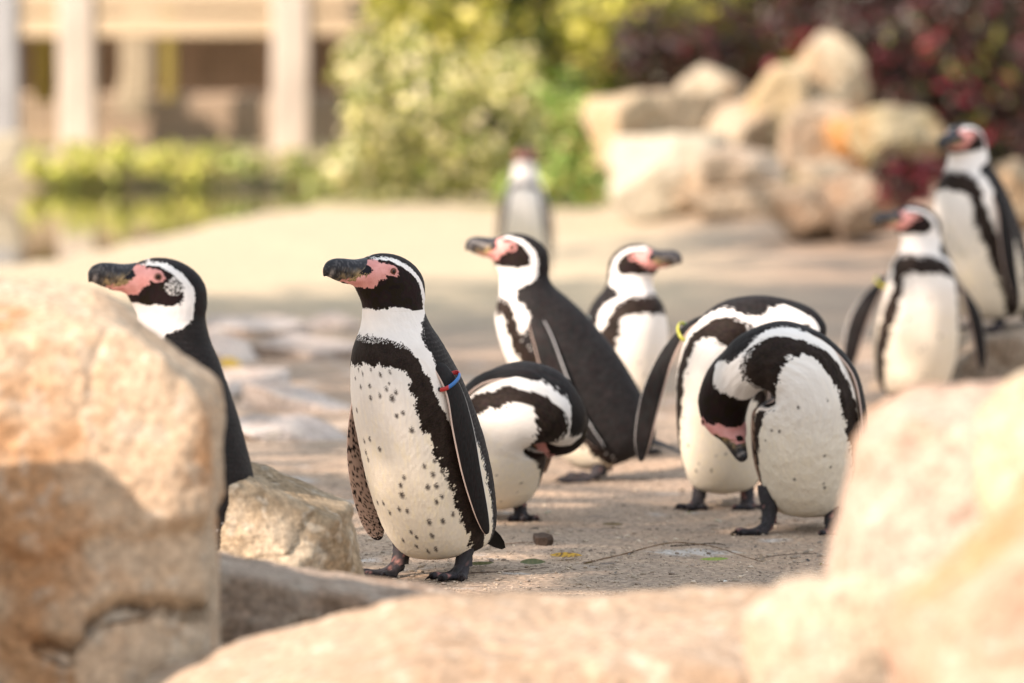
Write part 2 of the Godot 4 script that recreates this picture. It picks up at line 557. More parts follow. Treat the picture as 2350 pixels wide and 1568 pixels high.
func rocks():
	var sand := Color(0.63, 0.475, 0.325)
	var sand2 := Color(0.50, 0.40, 0.27)
	var rust := Color(0.50, 0.24, 0.085)
	# tall boulder at the left
	var cut := func(p: Vector3):
		var line := -0.035 + 0.10 * clampf((p.x + 0.05) * 1.2, -0.15, 0.25) + 0.02 * fbm(p, 5.0)
		var under := 0.45 * smoothstep(line + 0.012, line - 0.03, p.y)
		var crack := -0.19 + 0.05 * smoothstep(-0.02, 0.06, p.x) + 0.012 * fbm(p, 7.0)
		var groove := exp(-pow((p.y - crack) / 0.013, 2.0)) * smoothstep(-0.12, -0.05, p.x)
		if p.z > 0.0:
			p.z -= under * (0.055 + 0.06 * clampf(line - p.y, 0, 0.3)) * smoothstep(0, 0.1, p.z) + groove * 0.03
		p.x -= under * 0.03 * signf(p.x)
		return p
	var m := rock(Vector3(0.42, 0.36, 0.22), 11, 0, 110, sand, Color(0.65, 0.52, 0.375), rust, 0.65, 0.010, [
		[Vector3(1, 0.03, 0.0), 0.186], [Vector3(0.86, 0.5, 0.05), 0.232], [Vector3(0.6, 0.8, 0.0), 0.238], [Vector3(0.14, 1, 0.12), 0.272], [Vector3(-0.05, 1, 0.3), 0.278],
		[Vector3(0.12, 0.30, 0.95), 0.20], [Vector3(-0.35, 0.1, 0.94), 0.24], [Vector3(-1, 0.1, 0), 0.42], [Vector3(0, 0, -1), 0.2], [Vector3(0, -1, 0), 0.40], [Vector3(0.6, 0.1, 0.75), 0.235]], cut)
	put_rock("boulder", "tall tan sandstone boulder with rust stains and cracked lower half, left foreground", at(205, 1150, 8.25), m)
	m = rock(Vector3(0.36, 0.48, 0.12), 13, 0, 40, sand, sand2, rust, 0.6, 0.012, [[Vector3(-0.3, 1, 0.05), 0.355], [Vector3(1, 0.06, 0), 0.33], [Vector3(-1, 0.1, 0.1), 0.36], [Vector3(0, 0.05, 1), 0.11], [Vector3(0, 0.05, -1), 0.11], [Vector3(0, -1, 0), 0.5]])
	put_rock("boulder", "upright tan stone slab standing left outside the picture, shading the foot of the cracked boulder", Vector3(-1.40, 0.43, -7.6), m)
	# stones between it and the penguin
	m = rock(Vector3(0.18, 0.12, 0.13), 23, 0, 64, Color(0.37, 0.275, 0.17), Color(0.46, 0.36, 0.24), Color(0.60, 0.51, 0.38), 0.7, 0.012, [
		[Vector3(0.42, 0.9, 0.1), 0.085], [Vector3(-0.2, 1, 0.1), 0.095], [Vector3(0.3, 0.5, 0.8), 0.10], [Vector3(-0.2, 0.2, 0.95), 0.10], [Vector3(1, 0.25, 0.1), 0.155], [Vector3(0.8, -0.2, 0.5), 0.15], [Vector3(-1, 0, 0), 0.16], [Vector3(0, 0, -1), 0.12], [Vector3(0, -1, 0), 0.12]])
	put_rock("stone", "olive tan wedge shaped stone between the tall boulder and the spotted penguin", at(572, 1212, 9.75), m)
	m = rock(Vector3(0.36, 0.12, 0.30), 29, 7, 64, Color(0.42, 0.335, 0.26), Color(0.37, 0.29, 0.225), Color(0.36, 0.23, 0.14), 0.5, 0.016)
	put_rock("flat_stone", "low grey brown flat stone in the shadow right of the tall boulder", at(610, 1470, 8.9), m)
	# long smooth slab along the bottom edge
	m = rock(Vector3(0.85, 0.2, 0.5), 31, 0, 90, Color(0.50, 0.375, 0.26), Color(0.56, 0.43, 0.31), Color(0.40, 0.28, 0.18), 0.7, 0.016, [
		[Vector3(-0.02, 1, 0.10), 0.145], [Vector3(-0.33, 0.94, 0.1), 0.205], [Vector3(-0.5, 0.8, 0.2), 0.285], [Vector3(0.2, 1, 0.25), 0.2], [Vector3(0, 0.6, 0.8), 0.28], [Vector3(-1, 0, 0), 0.75], [Vector3(1, 0, 0), 0.8], [Vector3(0, 0, -1), 0.32], [Vector3(0, 0, 1), 0.45], [Vector3(0, -1, 0), 0.24], [Vector3(0, 0.75, -0.6), 0.25]])
	put_rock("rock_slab", "long smooth sandy slab across the bottom foreground", at(1330, 1668, 7.75), m)
	# right foreground pile
	m = rock(Vector3(0.24, 0.2, 0.2), 41, 0, 90, Color(0.55, 0.405, 0.31), Color(0.61, 0.48, 0.385), Color(0.56, 0.34, 0.18), 0.8, 0.014, [
		[Vector3(-0.05, 1, 0.10), 0.165], [Vector3(-0.6, 0.8, 0.05), 0.205], [Vector3(-0.98, 0.16, 0.05), 0.195], [Vector3(-0.86, -0.5, 0.1), 0.20], [Vector3(-0.3, 0.22, 0.93), 0.15], [Vector3(0.35, 0.35, 0.85), 0.16], [Vector3(1, 0, 0), 0.3], [Vector3(0, 0, -1), 0.2], [Vector3(0, -1, 0), 0.3]])
	put_rock("boulder", "pale pinkish boulder in the right foreground, topmost of the blurred pile", at(2322, 1243, 7.0), m)
	m = rock(Vector3(0.3, 0.25, 0.2), 43, 0, 90, Color(0.56, 0.375, 0.265), Color(0.60, 0.45, 0.34), Color(0.56, 0.30, 0.14), 0.8, 0.014, [
		[Vector3(-0.66, 0.75, 0.1), 0.155], [Vector3(-0.3, 1, 0.2), 0.17], [Vector3(-0.9, 0.3, 0.2), 0.17], [Vector3(-1, -0.2, 0.1), 0.18], [Vector3(-0.2, 0.4, 0.9), 0.16], [Vector3(1, 0, 0), 0.3], [Vector3(0, 0, -1), 0.18], [Vector3(0, -1, 0), 0.3], [Vector3(0.1, -0.1, 1), 0.18]])
	put_rock("boulder", "large orange tinted boulder filling the lower right corner", at(2465, 1540, 6.3), m)
	m = rock(Vector3(0.1, 0.13, 0.1), 47, 6, 50, Color(0.62, 0.50, 0.33), Color(0.64, 0.53, 0.38), rust, 0.3, 0.01)
	put_rock("stone", "upright tan stone at the right edge on top of the pinkish boulder", at(2412, 1065, 6.9), m)
	m = rock(Vector3(0.14, 0.06, 0.09), 53, 6, 50, Color(0.63, 0.52, 0.38), Color(0.64, 0.54, 0.42), rust, 0.2, 0.01)
	put_rock("stone", "small pale stone wedged under the pinkish boulder beside the slab", at(1985, 1440, 6.75), m, 0.3)

	# ledge under the upright penguin at the right
	m = rock(Vector3(0.34, 0.16, 0.26), 59, 0, 50, Color(0.40, 0.315, 0.235), Color(0.46, 0.37, 0.28), Color(0.33, 0.19, 0.11), 0.6, 0.02, [
		[Vector3(-0.04, 1, 0.0), 0.13], [Vector3(-0.7, 0.6, 0.2), 0.19], [Vector3(-0.9, 0, 0.4), 0.235], [Vector3(0.1, -0.1, 1), 0.2], [Vector3(0.3, 0.75, 0.6), 0.22], [Vector3(1, 0, 0), 0.4], [Vector3(0, 0, -1), 0.3], [Vector3(0, -1, 0), 0.2]])
	put_rock("rock_ledge", "brown rock ledge carrying the upright penguin at the right edge", at(2318, 866, 15.5), m)

	# the sandstone pile in front of the shrubs
	var pile := "sandstone boulders heaped before the shrubs"
	var list := [
		[1450, 300, 27.2, 0.20, 0.19, 0.16, 61, Color(0.60, 0.46, 0.28), "leaning ochre boulder at the left end of the rear rock heap", 0.5],
		[1540, 400, 26.6, 0.30, 0.25, 0.22, 62, Color(0.64, 0.58, 0.45), "large cream boulder, palest and lowest left of the rear rock heap", 0.0],
		[1630, 232, 28.0, 0.20, 0.15, 0.16, 63, Color(0.54, 0.46, 0.33), "rounded beige boulder at the back of the rear rock heap", 0.2],
		[1770, 270, 27.4, 0.15, 0.26, 0.16, 64, Color(0.62, 0.49, 0.29), "upright ochre slab in the middle of the rear rock heap", 0.15],
		[1888, 205, 27.6, 0.17, 0.25, 0.17, 65, Color(0.62, 0.51, 0.34), "peaked pale boulder topping the rear rock heap", 0.7],
		[1895, 310, 27.0, 0.21, 0.17, 0.17, 66, Color(0.56, 0.42, 0.29), "broad tan boulder under the peaked one in the rear rock heap", 0.3],
		[1950, 330, 26.7, 0.11, 0.13, 0.12, 67, Color(0.62, 0.31, 0.11), "small bright orange boulder at the right of the rear rock heap", 0.4],
		[1700, 400, 26.3, 0.22, 0.11, 0.2, 68, Color(0.52, 0.43, 0.33), "flat greyish step stone low in the rear rock heap", 0.1],
		[1720, 470, 25.8, 0.30, 0.07, 0.2, 69, Color(0.55, 0.45, 0.33), "flat tan stone at the foot of the rear rock heap", 0.0],
		[1890, 430, 25.6, 0.15, 0.12, 0.15, 70, Color(0.50, 0.40, 0.28), "brownish round boulder at the right foot of the rear rock heap", 0.9],
		[1560, 305, 27.6, 0.2, 0.17, 0.15, 75, Color(0.55, 0.45, 0.31), "shaded beige boulder between the leaning ochre and the rounded beige one", 0.9],
		[1700, 320, 27.3, 0.2, 0.16, 0.15, 76, Color(0.57, 0.46, 0.32), "tan boulder wedged left of the upright ochre slab", 1.3],
		[1850, 500, 24.2, 0.19, 0.10, 0.18, 71, Color(0.39, 0.31, 0.23), "dark brown lump before the rear rock heap", 0.2],
		[1985, 470, 24.0, 0.18, 0.14, 0.16, 72, Color(0.36, 0.27, 0.20), "dark brown boulder left of the small red leaved shrub", 0.6],
		[2090, 310, 25.0, 0.22, 0.10, 0.16, 73, Color(0.46, 0.39, 0.22), "mossy tan boulder under the dark red foliage", 0.4],
		[2345, 455, 22.5, 0.10, 0.13, 0.12, 74, Color(0.47, 0.37, 0.24), "tan boulder behind the upright penguin at the right edge", 0.3]]
	for q in list:
		var c: Color = q[7]
		m = rock(Vector3(q[3], q[4], q[5]), q[6], 8, 34, c, c.lerp(Color(0.6, 0.55, 0.42), 0.4), Color(0.52, 0.26, 0.1), 0.35, 0.02)
		put_rock("boulder", q[8], at(q[0], q[1], q[2]), m, q[9], pile)
	# low pale stones breaking the ground in the middle distance
	var low := "low pale stones in the sand behind the penguins"
	var flat := [[590, 705, 18.2, 0.17, "pale whitish low stone behind the first penguin's nape"], [700, 760, 17.2, 0.21, "broad whitish flat stone between the two left penguins"], [560, 880, 15.5, 0.15, "grey flat stone beside the first penguin's back"],
		[690, 880, 15.0, 0.13, "pale pinkish flat stone behind the spotted penguin's breast"], [640, 980, 14.0, 0.17, "low greyish stone behind the spotted penguin's hanging flipper"], [760, 700, 18.6, 0.12, "small pale stone near the spotted penguin's throat"], [520, 770, 17.0, 0.10, "small white stone at the first penguin's shoulder"]]
	for k in flat.size():
		var q = flat[k]
		m = rock(Vector3(q[3], 0.035, q[3] * 0.8), 80 + k, 6, 30, Color(0.74, 0.64, 0.57), Color(0.56, 0.46, 0.39), Color(0.78, 0.71, 0.65), 0.6, 0.012)
		var w := at(q[0], q[1], q[2])
		w.y = ground_height(w.x, w.z) + 0.008
		put_rock("flat_stone", q[4], w, m, k * 0.8, low)


# ---------------------------------------------------------------- plants
func leaf_mesh(l: float, w: float) -> ArrayMesh:
	var s := Shape.new()
	var rows := [[0.0, 0.06], [0.3, 0.85], [0.6, 0.8], [1.0, 0.02]]
	for k in 4:
		var t: float = rows[k][0]
		var h: float = rows[k][1] * w * 0.5
		for x in [-1, 0, 1]:
			s.p.append(Vector3(x * h, 0.12 * l * absf(x) * rows[k][1] - 0.25 * l * t * t, t * l))
			s.n.append(Vector3(-x * 0.3, 1, 0.3).normalized())
			s.c.append(Color.WHITE)
			s.u.append(Vector2(x, t))
	for k in 3:
		for x in 2:
			var q: int = k * 3 + x
			s.i.append_array([q, q + 1, q + 3, q + 1, q + 4, q + 3])
	return s.mesh()


func leaves(parent: Node3D, blobs: Array, count: int, leaf: ArrayMesh, colors: Array, seed_: int, vary := 0.35):
	# blobs: [centre, radii]; leaves fill the outer part of each
	var r := RandomNumberGenerator.new()
	r.seed = seed_
	var mm := MultiMesh.new()
	mm.transform_format = MultiMesh.TRANSFORM_3D
	mm.use_colors = true
	mm.mesh = leaf
	mm.instance_count = count
	for k in count:
		var b = blobs[r.randi() % blobs.size()]
		var v := Vector3(r.randfn(), r.randfn(), r.randfn()).normalized()
		var p: Vector3 = b[0] + v * (b[1] as Vector3) * pow(r.randf(), 0.45)
		var out := (v + Vector3(r.randfn(), r.randfn() + 0.5, r.randfn()) * 0.55).normalized()
		var along := out.cross(Vector3(r.randfn(), r.randfn(), r.randfn())).normalized()
		var bs := Basis(out.cross(along).normalized(), out, along).scaled_local(Vector3.ONE * r.randf_range(0.65, 1.3))
		mm.set_instance_transform(k, Transform3D(bs, p))
		var c: Color = b[2][r.randi() % b[2].size()] if b.size() > 2 else colors[r.randi() % colors.size()]
		mm.set_instance_color(k, c * r.randf_range(1.0 - vary, 1.0 + vary))
	var o := MultiMeshInstance3D.new()
	o.multimesh = mm
	o.material_override = M.leaf
	o.name = "foliage"
	o.set_meta("kind", "stuff")
	parent.add_child(o, true)


func stems(parent: Node3D, foot: Vector3, tips: Array, r0: float, col: Color, seed_: int):
	var r := RandomNumberGenerator.new()
	r.seed = seed_
	for t in tips:
		var s := Shape.new()
		var rings := []
		var mid: Vector3 = foot.lerp(t, 0.5) + Vector3(r.randfn(), r.randfn(), r.randfn()) * foot.distance_to(t) * 0.07
		var start := foot + Vector3(r.randfn(), 0, r.randfn()) * r0 * 2.0
		for k in 9:
			var f := k / 8.0
			var p := start.lerp(mid, f).lerp(mid.lerp(t, f), f)
			var w := r0 * (1.0 - 0.75 * f)
			rings.append([p, Vector3(w, 0, 0), Vector3(0, 0, -w)])
		s.loft(rings, 8, func(_a, _b, p): return col * (1.0 + 0.4 * fbm(p, 8.0)))
		obj("stem", s.mesh(), M.plain, parent)


func plants():
	var small := leaf_mesh(0.062, 0.034)
	var mid := leaf_mesh(0.085, 0.045)
	var cream := [Color(0.66, 0.62, 0.32), Color(0.50, 0.48, 0.19), Color(0.25, 0.28, 0.06), Color(0.14, 0.18, 0.03), Color(0.72, 0.62, 0.40), Color(0.60, 0.55, 0.22)]
	var green := [Color(0.14, 0.25, 0.035), Color(0.22, 0.34, 0.07), Color(0.09, 0.16, 0.02), Color(0.33, 0.42, 0.12)]
	var olive := [Color(0.40, 0.38, 0.045), Color(0.54, 0.48, 0.09), Color(0.20, 0.21, 0.02), Color(0.09, 0.10, 0.012), Color(0.62, 0.55, 0.18)]
	var red := [Color(0.030, 0.012, 0.010), Color(0.05, 0.014, 0.014), Color(0.022, 0.014, 0.008), Color(0.09, 0.016, 0.02), Color(0.03, 0.025, 0.008), Color(0.045, 0.024, 0.012)]
	# variegated shrub
	var o := thing("shrub", "cream and green variegated shrub behind the penguin that faces the camera", "shrub", at(1080, 452, 30.2))
	var blobs := []
	var f := o.position
	for q in [[870, 330, 0.22, 0.24], [960, 250, 0.28, 0.26], [900, 400, 0.2, 0.16], [1060, 330, 0.26, 0.26], [1150, 390, 0.24, 0.2], [1020, 420, 0.22, 0.12], [1220, 300, 0.22, 0.26], [1080, 190, 0.28, 0.22], [840, 250, 0.12, 0.2], [790, 380, 0.1, 0.12], [820, 150, 0.14, 0.2], [930, 140, 0.2, 0.2], [1180, 180, 0.2, 0.24]]:
		blobs.append([at(q[0], q[1], 30.0 + 0.25 * sin(q[0])) - f, Vector3(q[2], q[3], 0.25)])
	leaves(o, blobs, 2900, small, cream, 5)
	stems(o, Vector3.ZERO, [at(900, 260, 30.1) - f, at(1060, 200, 30) - f, at(1200, 280, 30.2) - f, at(980, 330, 29.9) - f], 0.016, Color(0.2, 0.14, 0.08), 5)
	# greener shrub at its right
	o = thing("shrub", "fresh green shrub between the variegated shrub and the rear rock heap", "shrub", at(1310, 465, 29.6))
	f = o.position
	blobs = []
	for q in [[1300, 380, 0.18, 0.2], [1340, 290, 0.18, 0.22], [1260, 430, 0.17, 0.1], [1290, 240, 0.2, 0.2], [1345, 430, 0.12, 0.12], [1180, 430, 0.14, 0.1], [1370, 360, 0.1, 0.16]]:
		blobs.append([at(q[0], q[1], 29.4) - f, Vector3(q[2], q[3], 0.22)])
	leaves(o, blobs, 1100, small, [Color(0.22, 0.36, 0.07), Color(0.33, 0.44, 0.12), Color(0.13, 0.21, 0.03), Color(0.46, 0.50, 0.18), Color(0.30, 0.22, 0.06), Color(0.20, 0.30, 0.05)], 6)
	stems(o, Vector3.ZERO, [at(1290, 260, 29.4) - f, at(1340, 300, 29.5) - f], 0.014, Color(0.2, 0.14, 0.08), 6)
	# yellow green bush hanging over
	o = thing("bush", "tall yellow green bush overhanging above the rear rock heap", "bush", at(1400, 380, 32.0))
	f = o.position
	blobs = []
	for q in [[960, 60, 0.32, 0.22], [1100, 70, 0.34, 0.3], [1250, 110, 0.34, 0.32], [1380, 60, 0.3, 0.28], [1480, 20, 0.32, 0.2], [1600, 30, 0.3, 0.16], [1690, 10, 0.2, 0.15], [1330, 230, 0.26, 0.26], [1050, -120, 0.5, 0.3], [1400, -140, 0.6, 0.35], [900, -40, 0.2, 0.2], [1440, 150, 0.24, 0.2]]:
		var z := 31.4 + 0.4 * sin(q[0] * 0.7)
		blobs.append([at(q[0], q[1], z) - f, Vector3(q[2], q[3], 0.35)] + ([[Color(0.10, 0.12, 0.015), Color(0.2, 0.2, 0.03), Color(0.06, 0.07, 0.01)]] if q[1] > 100 else []))
	leaves(o, blobs, 3300, mid, olive, 7)
	stems(o, Vector3.ZERO, [at(1000, 40, 31.6) - f, at(1250, 0, 31.6) - f, at(1450, 0, 31.5) - f, at(1600, 40, 31.3) - f], 0.024, Color(0.12, 0.09, 0.06), 7)
	# dark red foliage
	o = thing("bush", "dark maroon leaved bush filling the upper right corner", "bush", at(2050, 330, 31.0))
	f = o.position
	blobs = []
	for q in [[1500, 110, 0.25, 0.3], [1640, 110, 0.3, 0.3], [1790, 70, 0.3, 0.28], [1960, 60, 0.3, 0.3], [2100, 120, 0.32, 0.35], [2230, 60, 0.32, 0.35], [2350, 200, 0.3, 0.4], [2180, 270, 0.28, 0.25], [2060, 230, 0.2, 0.22], [2340, 380, 0.24, 0.25], [1750, -120, 0.6, 0.3], [2150, -140, 0.7, 0.35], [2420, -30, 0.35, 0.5], [2420, 320, 0.3, 0.4], [2230, 400, 0.25, 0.2], [2340, 480, 0.25, 0.2], [2160, 360, 0.2, 0.2]]:
		blobs.append([at(q[0], q[1], 30.4 + 0.5 * sin(q[0] * 0.31)) - f, Vector3(q[2], q[3], 0.45)])
	leaves(o, blobs, 6000, mid, red, 8, 0.5)
	leaves(o, [[at(2120, 90, 29.7) - f, Vector3(0.5, 0.25, 0.1)], [at(2200, 230, 29.7) - f, Vector3(0.35, 0.3, 0.1)], [at(1850, 110, 29.8) - f, Vector3(0.25, 0.2, 0.1)]], 90, mid, [Color(0.26, 0.03, 0.045), Color(0.18, 0.025, 0.035), Color(0.12, 0.12, 0.02)], 18, 0.3)
	stems(o, Vector3.ZERO, [at(1700, 0, 30.6) - f, at(1950, -60, 30.5) - f, at(2150, -40, 30.6) - f, at(2300, 60, 30.3) - f], 0.03, Color(0.08, 0.055, 0.045), 8)
	# hedge behind
	o = thing("hedge", "near black evergreen hedge behind the maroon bush", "hedge", Vector3(1.8, 0.1, -33.6))
	blobs = []
	for k in 26:
		blobs.append([Vector3(-2.4 + (k % 13) * 0.36, 0.45 + 0.85 * (k / 13), 0.25 * sin(k * 2.1)), Vector3(0.42, 0.6, 0.3)])
	leaves(o, blobs, 6500, leaf_mesh(0.14, 0.09), [Color(0.03, 0.035, 0.012), Color(0.02, 0.025, 0.01), Color(0.05, 0.045, 0.012)], 9, 0.5)
	stems(o, Vector3(0, 0, 0), [Vector3(-1.4, 1.3, 0), Vector3(0, 1.6, 0.1), Vector3(1.4, 1.3, 0)], 0.04, Color(0.06, 0.05, 0.04), 9)
	o = thing("hedge", "olive green hedge closing the view left of the shed", "hedge", Vector3(-17.5, 0.1, -37.5))
	blobs = []
	for k in 30:
		blobs.append([Vector3(-5.5 + (k % 15) * 0.8, 0.5 + 0.9 * (k / 15), 0.4 * sin(k * 1.7)), Vector3(0.7, 0.65, 0.5)])
	leaves(o, blobs, 4200, leaf_mesh(0.2, 0.13), [Color(0.10, 0.13, 0.03), Color(0.18, 0.2, 0.05), Color(0.07, 0.09, 0.02)], 19, 0.5)
	stems(o, Vector3.ZERO, [Vector3(-3.4, 1.3, 0), Vector3(0, 1.5, 0.1), Vector3(3.4, 1.3, 0)], 0.05, Color(0.08, 0.06, 0.05), 19)
	# small red shrub by the ledge
	o = thing("shrub", "small red leaved shrub between brown boulders and the upright penguin", "shrub", at(2075, 500, 23.2))
	f = o.position
	leaves(o, [[at(2075, 430, 23.2) - f, Vector3(0.12, 0.11, 0.1)], [at(2040, 390, 23.2) - f, Vector3(0.07, 0.08, 0.08)], [at(2120, 400, 23.2) - f, Vector3(0.07, 0.1, 0.08)]], 260, small, [Color(0.16, 0.03, 0.035), Color(0.07, 0.03, 0.03), Color(0.28, 0.03, 0.045), Color(0.10, 0.06, 0.04)], 10)
	stems(o, Vector3.ZERO, [at(2060, 390, 23.2) - f, at(2110, 400, 23.2) - f], 0.008, Color(0.1, 0.05, 0.04), 10)
	# waterside plants on the far bank
	var group := "clumps of waterside plants on the far pond bank"
	var spots := [[120, 395, "leftmost clump of waterside plants, beside the stone block"], [215, 380, "bright yellow green clump of waterside plants at the foot of the thick timber post"], [320, 372, "tallest bright clump of waterside plants on the far bank"], [430, 385, "clump of waterside plants between the two thick timber posts, left of the middle"], [540, 380, "clump of waterside plants left of the right timber post"], [720, 402, "clump of waterside plants right of the right timber post"]]
	var blade := leaf_mesh(0.11, 0.022)
	for k in spots.size():
		var q = spots[k]
		o = thing("waterside_plant", q[2], "plant", at(q[0], q[1] + 12, 33.35), 0.0, group)
		leaves(o, [[Vector3(0, 0.03 + 0.02 * sin(k * 2.2), 0), Vector3(0.15, 0.065 + 0.03 * sin(k * 2.2), 0.13)], [Vector3(0.09, 0.03, 0.1), Vector3(0.12, 0.06, 0.1)], [Vector3(-0.1, 0.07, 0), Vector3(0.1, 0.1 if k != 2 else 0.14, 0.1)]], 260, blade if k % 2 else small, [Color(0.64, 0.64, 0.12), Color(0.70, 0.66, 0.22), Color(0.50, 0.55, 0.12), Color(0.66, 0.55, 0.26)] if k < 4 else [Color(0.36, 0.42, 0.12), Color(0.5, 0.5, 0.18), Color(0.25, 0.30, 0.08), Color(0.55, 0.46, 0.22)], 30 + k)
	# broad tree left of the frame that shades the penguins
	o = thing("shade_tree", "broad leafy tree standing left outside the picture, shading the penguins", "tree", Vector3(-7.6, 0, -10.2))
	blobs = []
	var r := RandomNumberGenerator.new()
	r.seed = 4
	var s3 := Vector3(-0.62, 0.55, 0.46).normalized()
	for k in 78:
		var g := (Vector3(r.randf_range(-1.3, 2.3), 0.3, r.randf_range(-9.5, -21.3)) if k < 60 else Vector3(r.randf_range(0.5, 3.4), 0.2, r.randf_range(-19.5, -25.0))) + s3 * r.randf_range(7.6, 10.5)
		blobs.append([g - o.position, Vector3(0.75, 0.45, 0.75)])
	leaves(o, blobs, 11500, leaf_mesh(0.16, 0.10), green, 41)
	var trunk := Shape.new()
	var rings := []
	for k in 12:
		var h := k / 11.0
		var w := 0.26 * (1.0 - 0.6 * h) + 0.12 * exp(-h * 12.0)
		rings.append([Vector3(0.25 * sin(h * 3.0), h * 6.4, 0.1 * sin(h * 5.0)), Vector3(w, 0, 0), Vector3(0, 0, -w)])
	trunk.loft(rings, 18, func(_a, _b, p): return Color(0.16, 0.12, 0.085) * (1.0 + 0.6 * fbm(Vector3(p.x * 6, p.y, p.z * 6), 2.0)))
	obj("trunk", trunk.mesh(), M.wood, o)
	var tips := []
	for k in 9:
		tips.append(blobs[k * 5][0])
	stems(o, Vector3(0.1, 4.2, 0), tips, 0.07, Color(0.16, 0.12, 0.085), 42)


# ---------------------------------------------------------------- penguins
func crv(a, b, c, d, t: float):
	return 0.5 * ((2.0 * b) + (c - a) * t + (2.0 * a - 5.0 * b + 4.0 * c - d) * t * t + (3.0 * b - a - 3.0 * c + d) * t * t * t)


func along(list: Array, t: float):
	var k := clampi(int(floor(t)), 0, list.size() - 2)
	return crv(list[maxi(k - 1, 0)], list[k], list[k + 1], list[mini(k + 2, list.size() - 1)], t - k)


class Pose:
	var C := []
	var D := []
	var L := []
	var c2 := []
	var d2 := []
	var w2 := []
	var fk := []


func pose(spec: Dictionary) -> Pose:
	var q := Pose.new()
	var girth: float = spec.get("girth", 1.0)
	var lean := Transform3D(Basis(Vector3(1, 0, 0), deg_to_rad(spec.get("roll", 0.0))) * Basis(Vector3(0, 0, 1), -deg_to_rad(spec.get("lean", 0.0))) * Basis(Vector3.UP, deg_to_rad(spec.get("spin", 0.0))), Vector3.ZERO)
	var hip := Vector3(-0.02, 0.085, 0)
	var m := Transform3D(Basis(), hip) * lean * Transform3D(Basis(), -hip)
	var last := Vector3.ZERO
	for k in PROFILE.size():
		var r = PROFILE[k]
		var f := Vector3(r[0], r[1], 0)
		var b := Vector3(r[2], r[3], 0)
		var c := (f + b) * 0.5
		if k > 0:
			m = m * Transform3D(Basis(), (c - last) * (spec.get("stretch", {}).get(k, 1.0) - 1.0))
		last = c
		if spec.get("bend", {}).has(k):
			var e = spec.bend[k]   # [nod, turn, tilt] in degrees
			var rot := Basis(Vector3.UP, deg_to_rad(e[1])) * Basis(Vector3(0, 0, 1), -deg_to_rad(e[0])) * Basis(Vector3(1, 0, 0), deg_to_rad(e[2]))
			m = m * Transform3D(Basis(), c) * Transform3D(rot, Vector3.ZERO) * Transform3D(Basis(), -c)
		var g := girth if k < 8 else lerpf(girth, 1.0, (k - 8) / 3.0) if k < 11 else 1.0
		q.fk.append(m)
		q.C.append(m * c)
		q.D.append(m.basis * ((b - f) * 0.5 * g))
		q.L.append(m.basis * Vector3(0, 0, r[4] * g))
		q.c2.append(Vector2(c.x, c.y))
		q.d2.append(Vector2(b.x - f.x, b.y - f.y) * 0.5)
		q.w2.append(float(r[4]))
	return q


func skin(q: Pose, t: float, deg: float) -> Vector3:
	var a := deg_to_rad(deg)
	return along(q.C, t) - along(q.D, t) * cos(a) + along(q.L, t) * sin(a)


# face markings, polar about a point behind the eye: inner and outer edge of the white line
const INNER_DARK := [-180.0, 400.0, -140.0, 340.0, -126.0, 309.0, -116.0, 268.0, -100.0, 224.0, -74.0, 218.0, -61.6, 273.0, -54.9, 330.0, -44.5, 414.0, -31.4, 346.0, -19.0, 307.0, -2.0, 260.0, 16.0, 218.0, 40.6, 184.0, 74.0, 182.0, 95.4, 211.0, 117.0, 241.0, 130.0, 268.0, 150.0, 320.0, 180.0, 400.0]
const INNER_PALE := [-180.0, 420.0, -160.0, 300.0, -145.0, 190.0, -120.0, 140.0, -100.0, 122.0, -80.0, 128.0, -60.0, 160.0, -40.0, 200.0, -20.0, 212.0, -2.0, 205.0, 16.0, 190.0, 40.6, 176.0, 74.0, 182.0, 95.4, 210.0, 117.0, 238.0, 130.0, 268.0, 150.0, 320.0, 180.0, 420.0]
const OUTER := [-180.0, 900.0, -60.0, 900.0, -48.0, 640.0, -40.5, 539.0, -35.0, 466.0, -26.6, 402.0, -13.6, 340.0, 6.0, 284.0, 26.6, 246.0, 55.0, 226.0, 82.7, 234.0, 105.5, 256.0, 122.0, 266.0, 135.0, 272.0, 150.0, 320.0, 180.0, 420.0]
const OUTER_PALE := [-180.0, 900.0, -72.0, 900.0, -60.0, 560.0, -48.0, 410.0, -40.5, 362.0, -35.0, 338.0, -26.6, 314.0, -13.6, 290.0, 6.0, 268.0, 26.6, 240.0, 55.0, 224.0, 82.7, 234.0, 105.5, 256.0, 122.0, 266.0, 135.0, 272.0, 150.0, 320.0, 180.0, 420.0]
const PINK_EDGE := [[640, 225], [700, 203], [760, 196], [772, 235], [850, 238], [905, 262], [928, 310], [903, 352], [850, 352], [802, 335], [812, 372], [762, 392], [732, 430], [712, 458], [640, 465], [575, 455], [470, 402], [560, 393], [640, 352], [694, 296], [688, 262]]


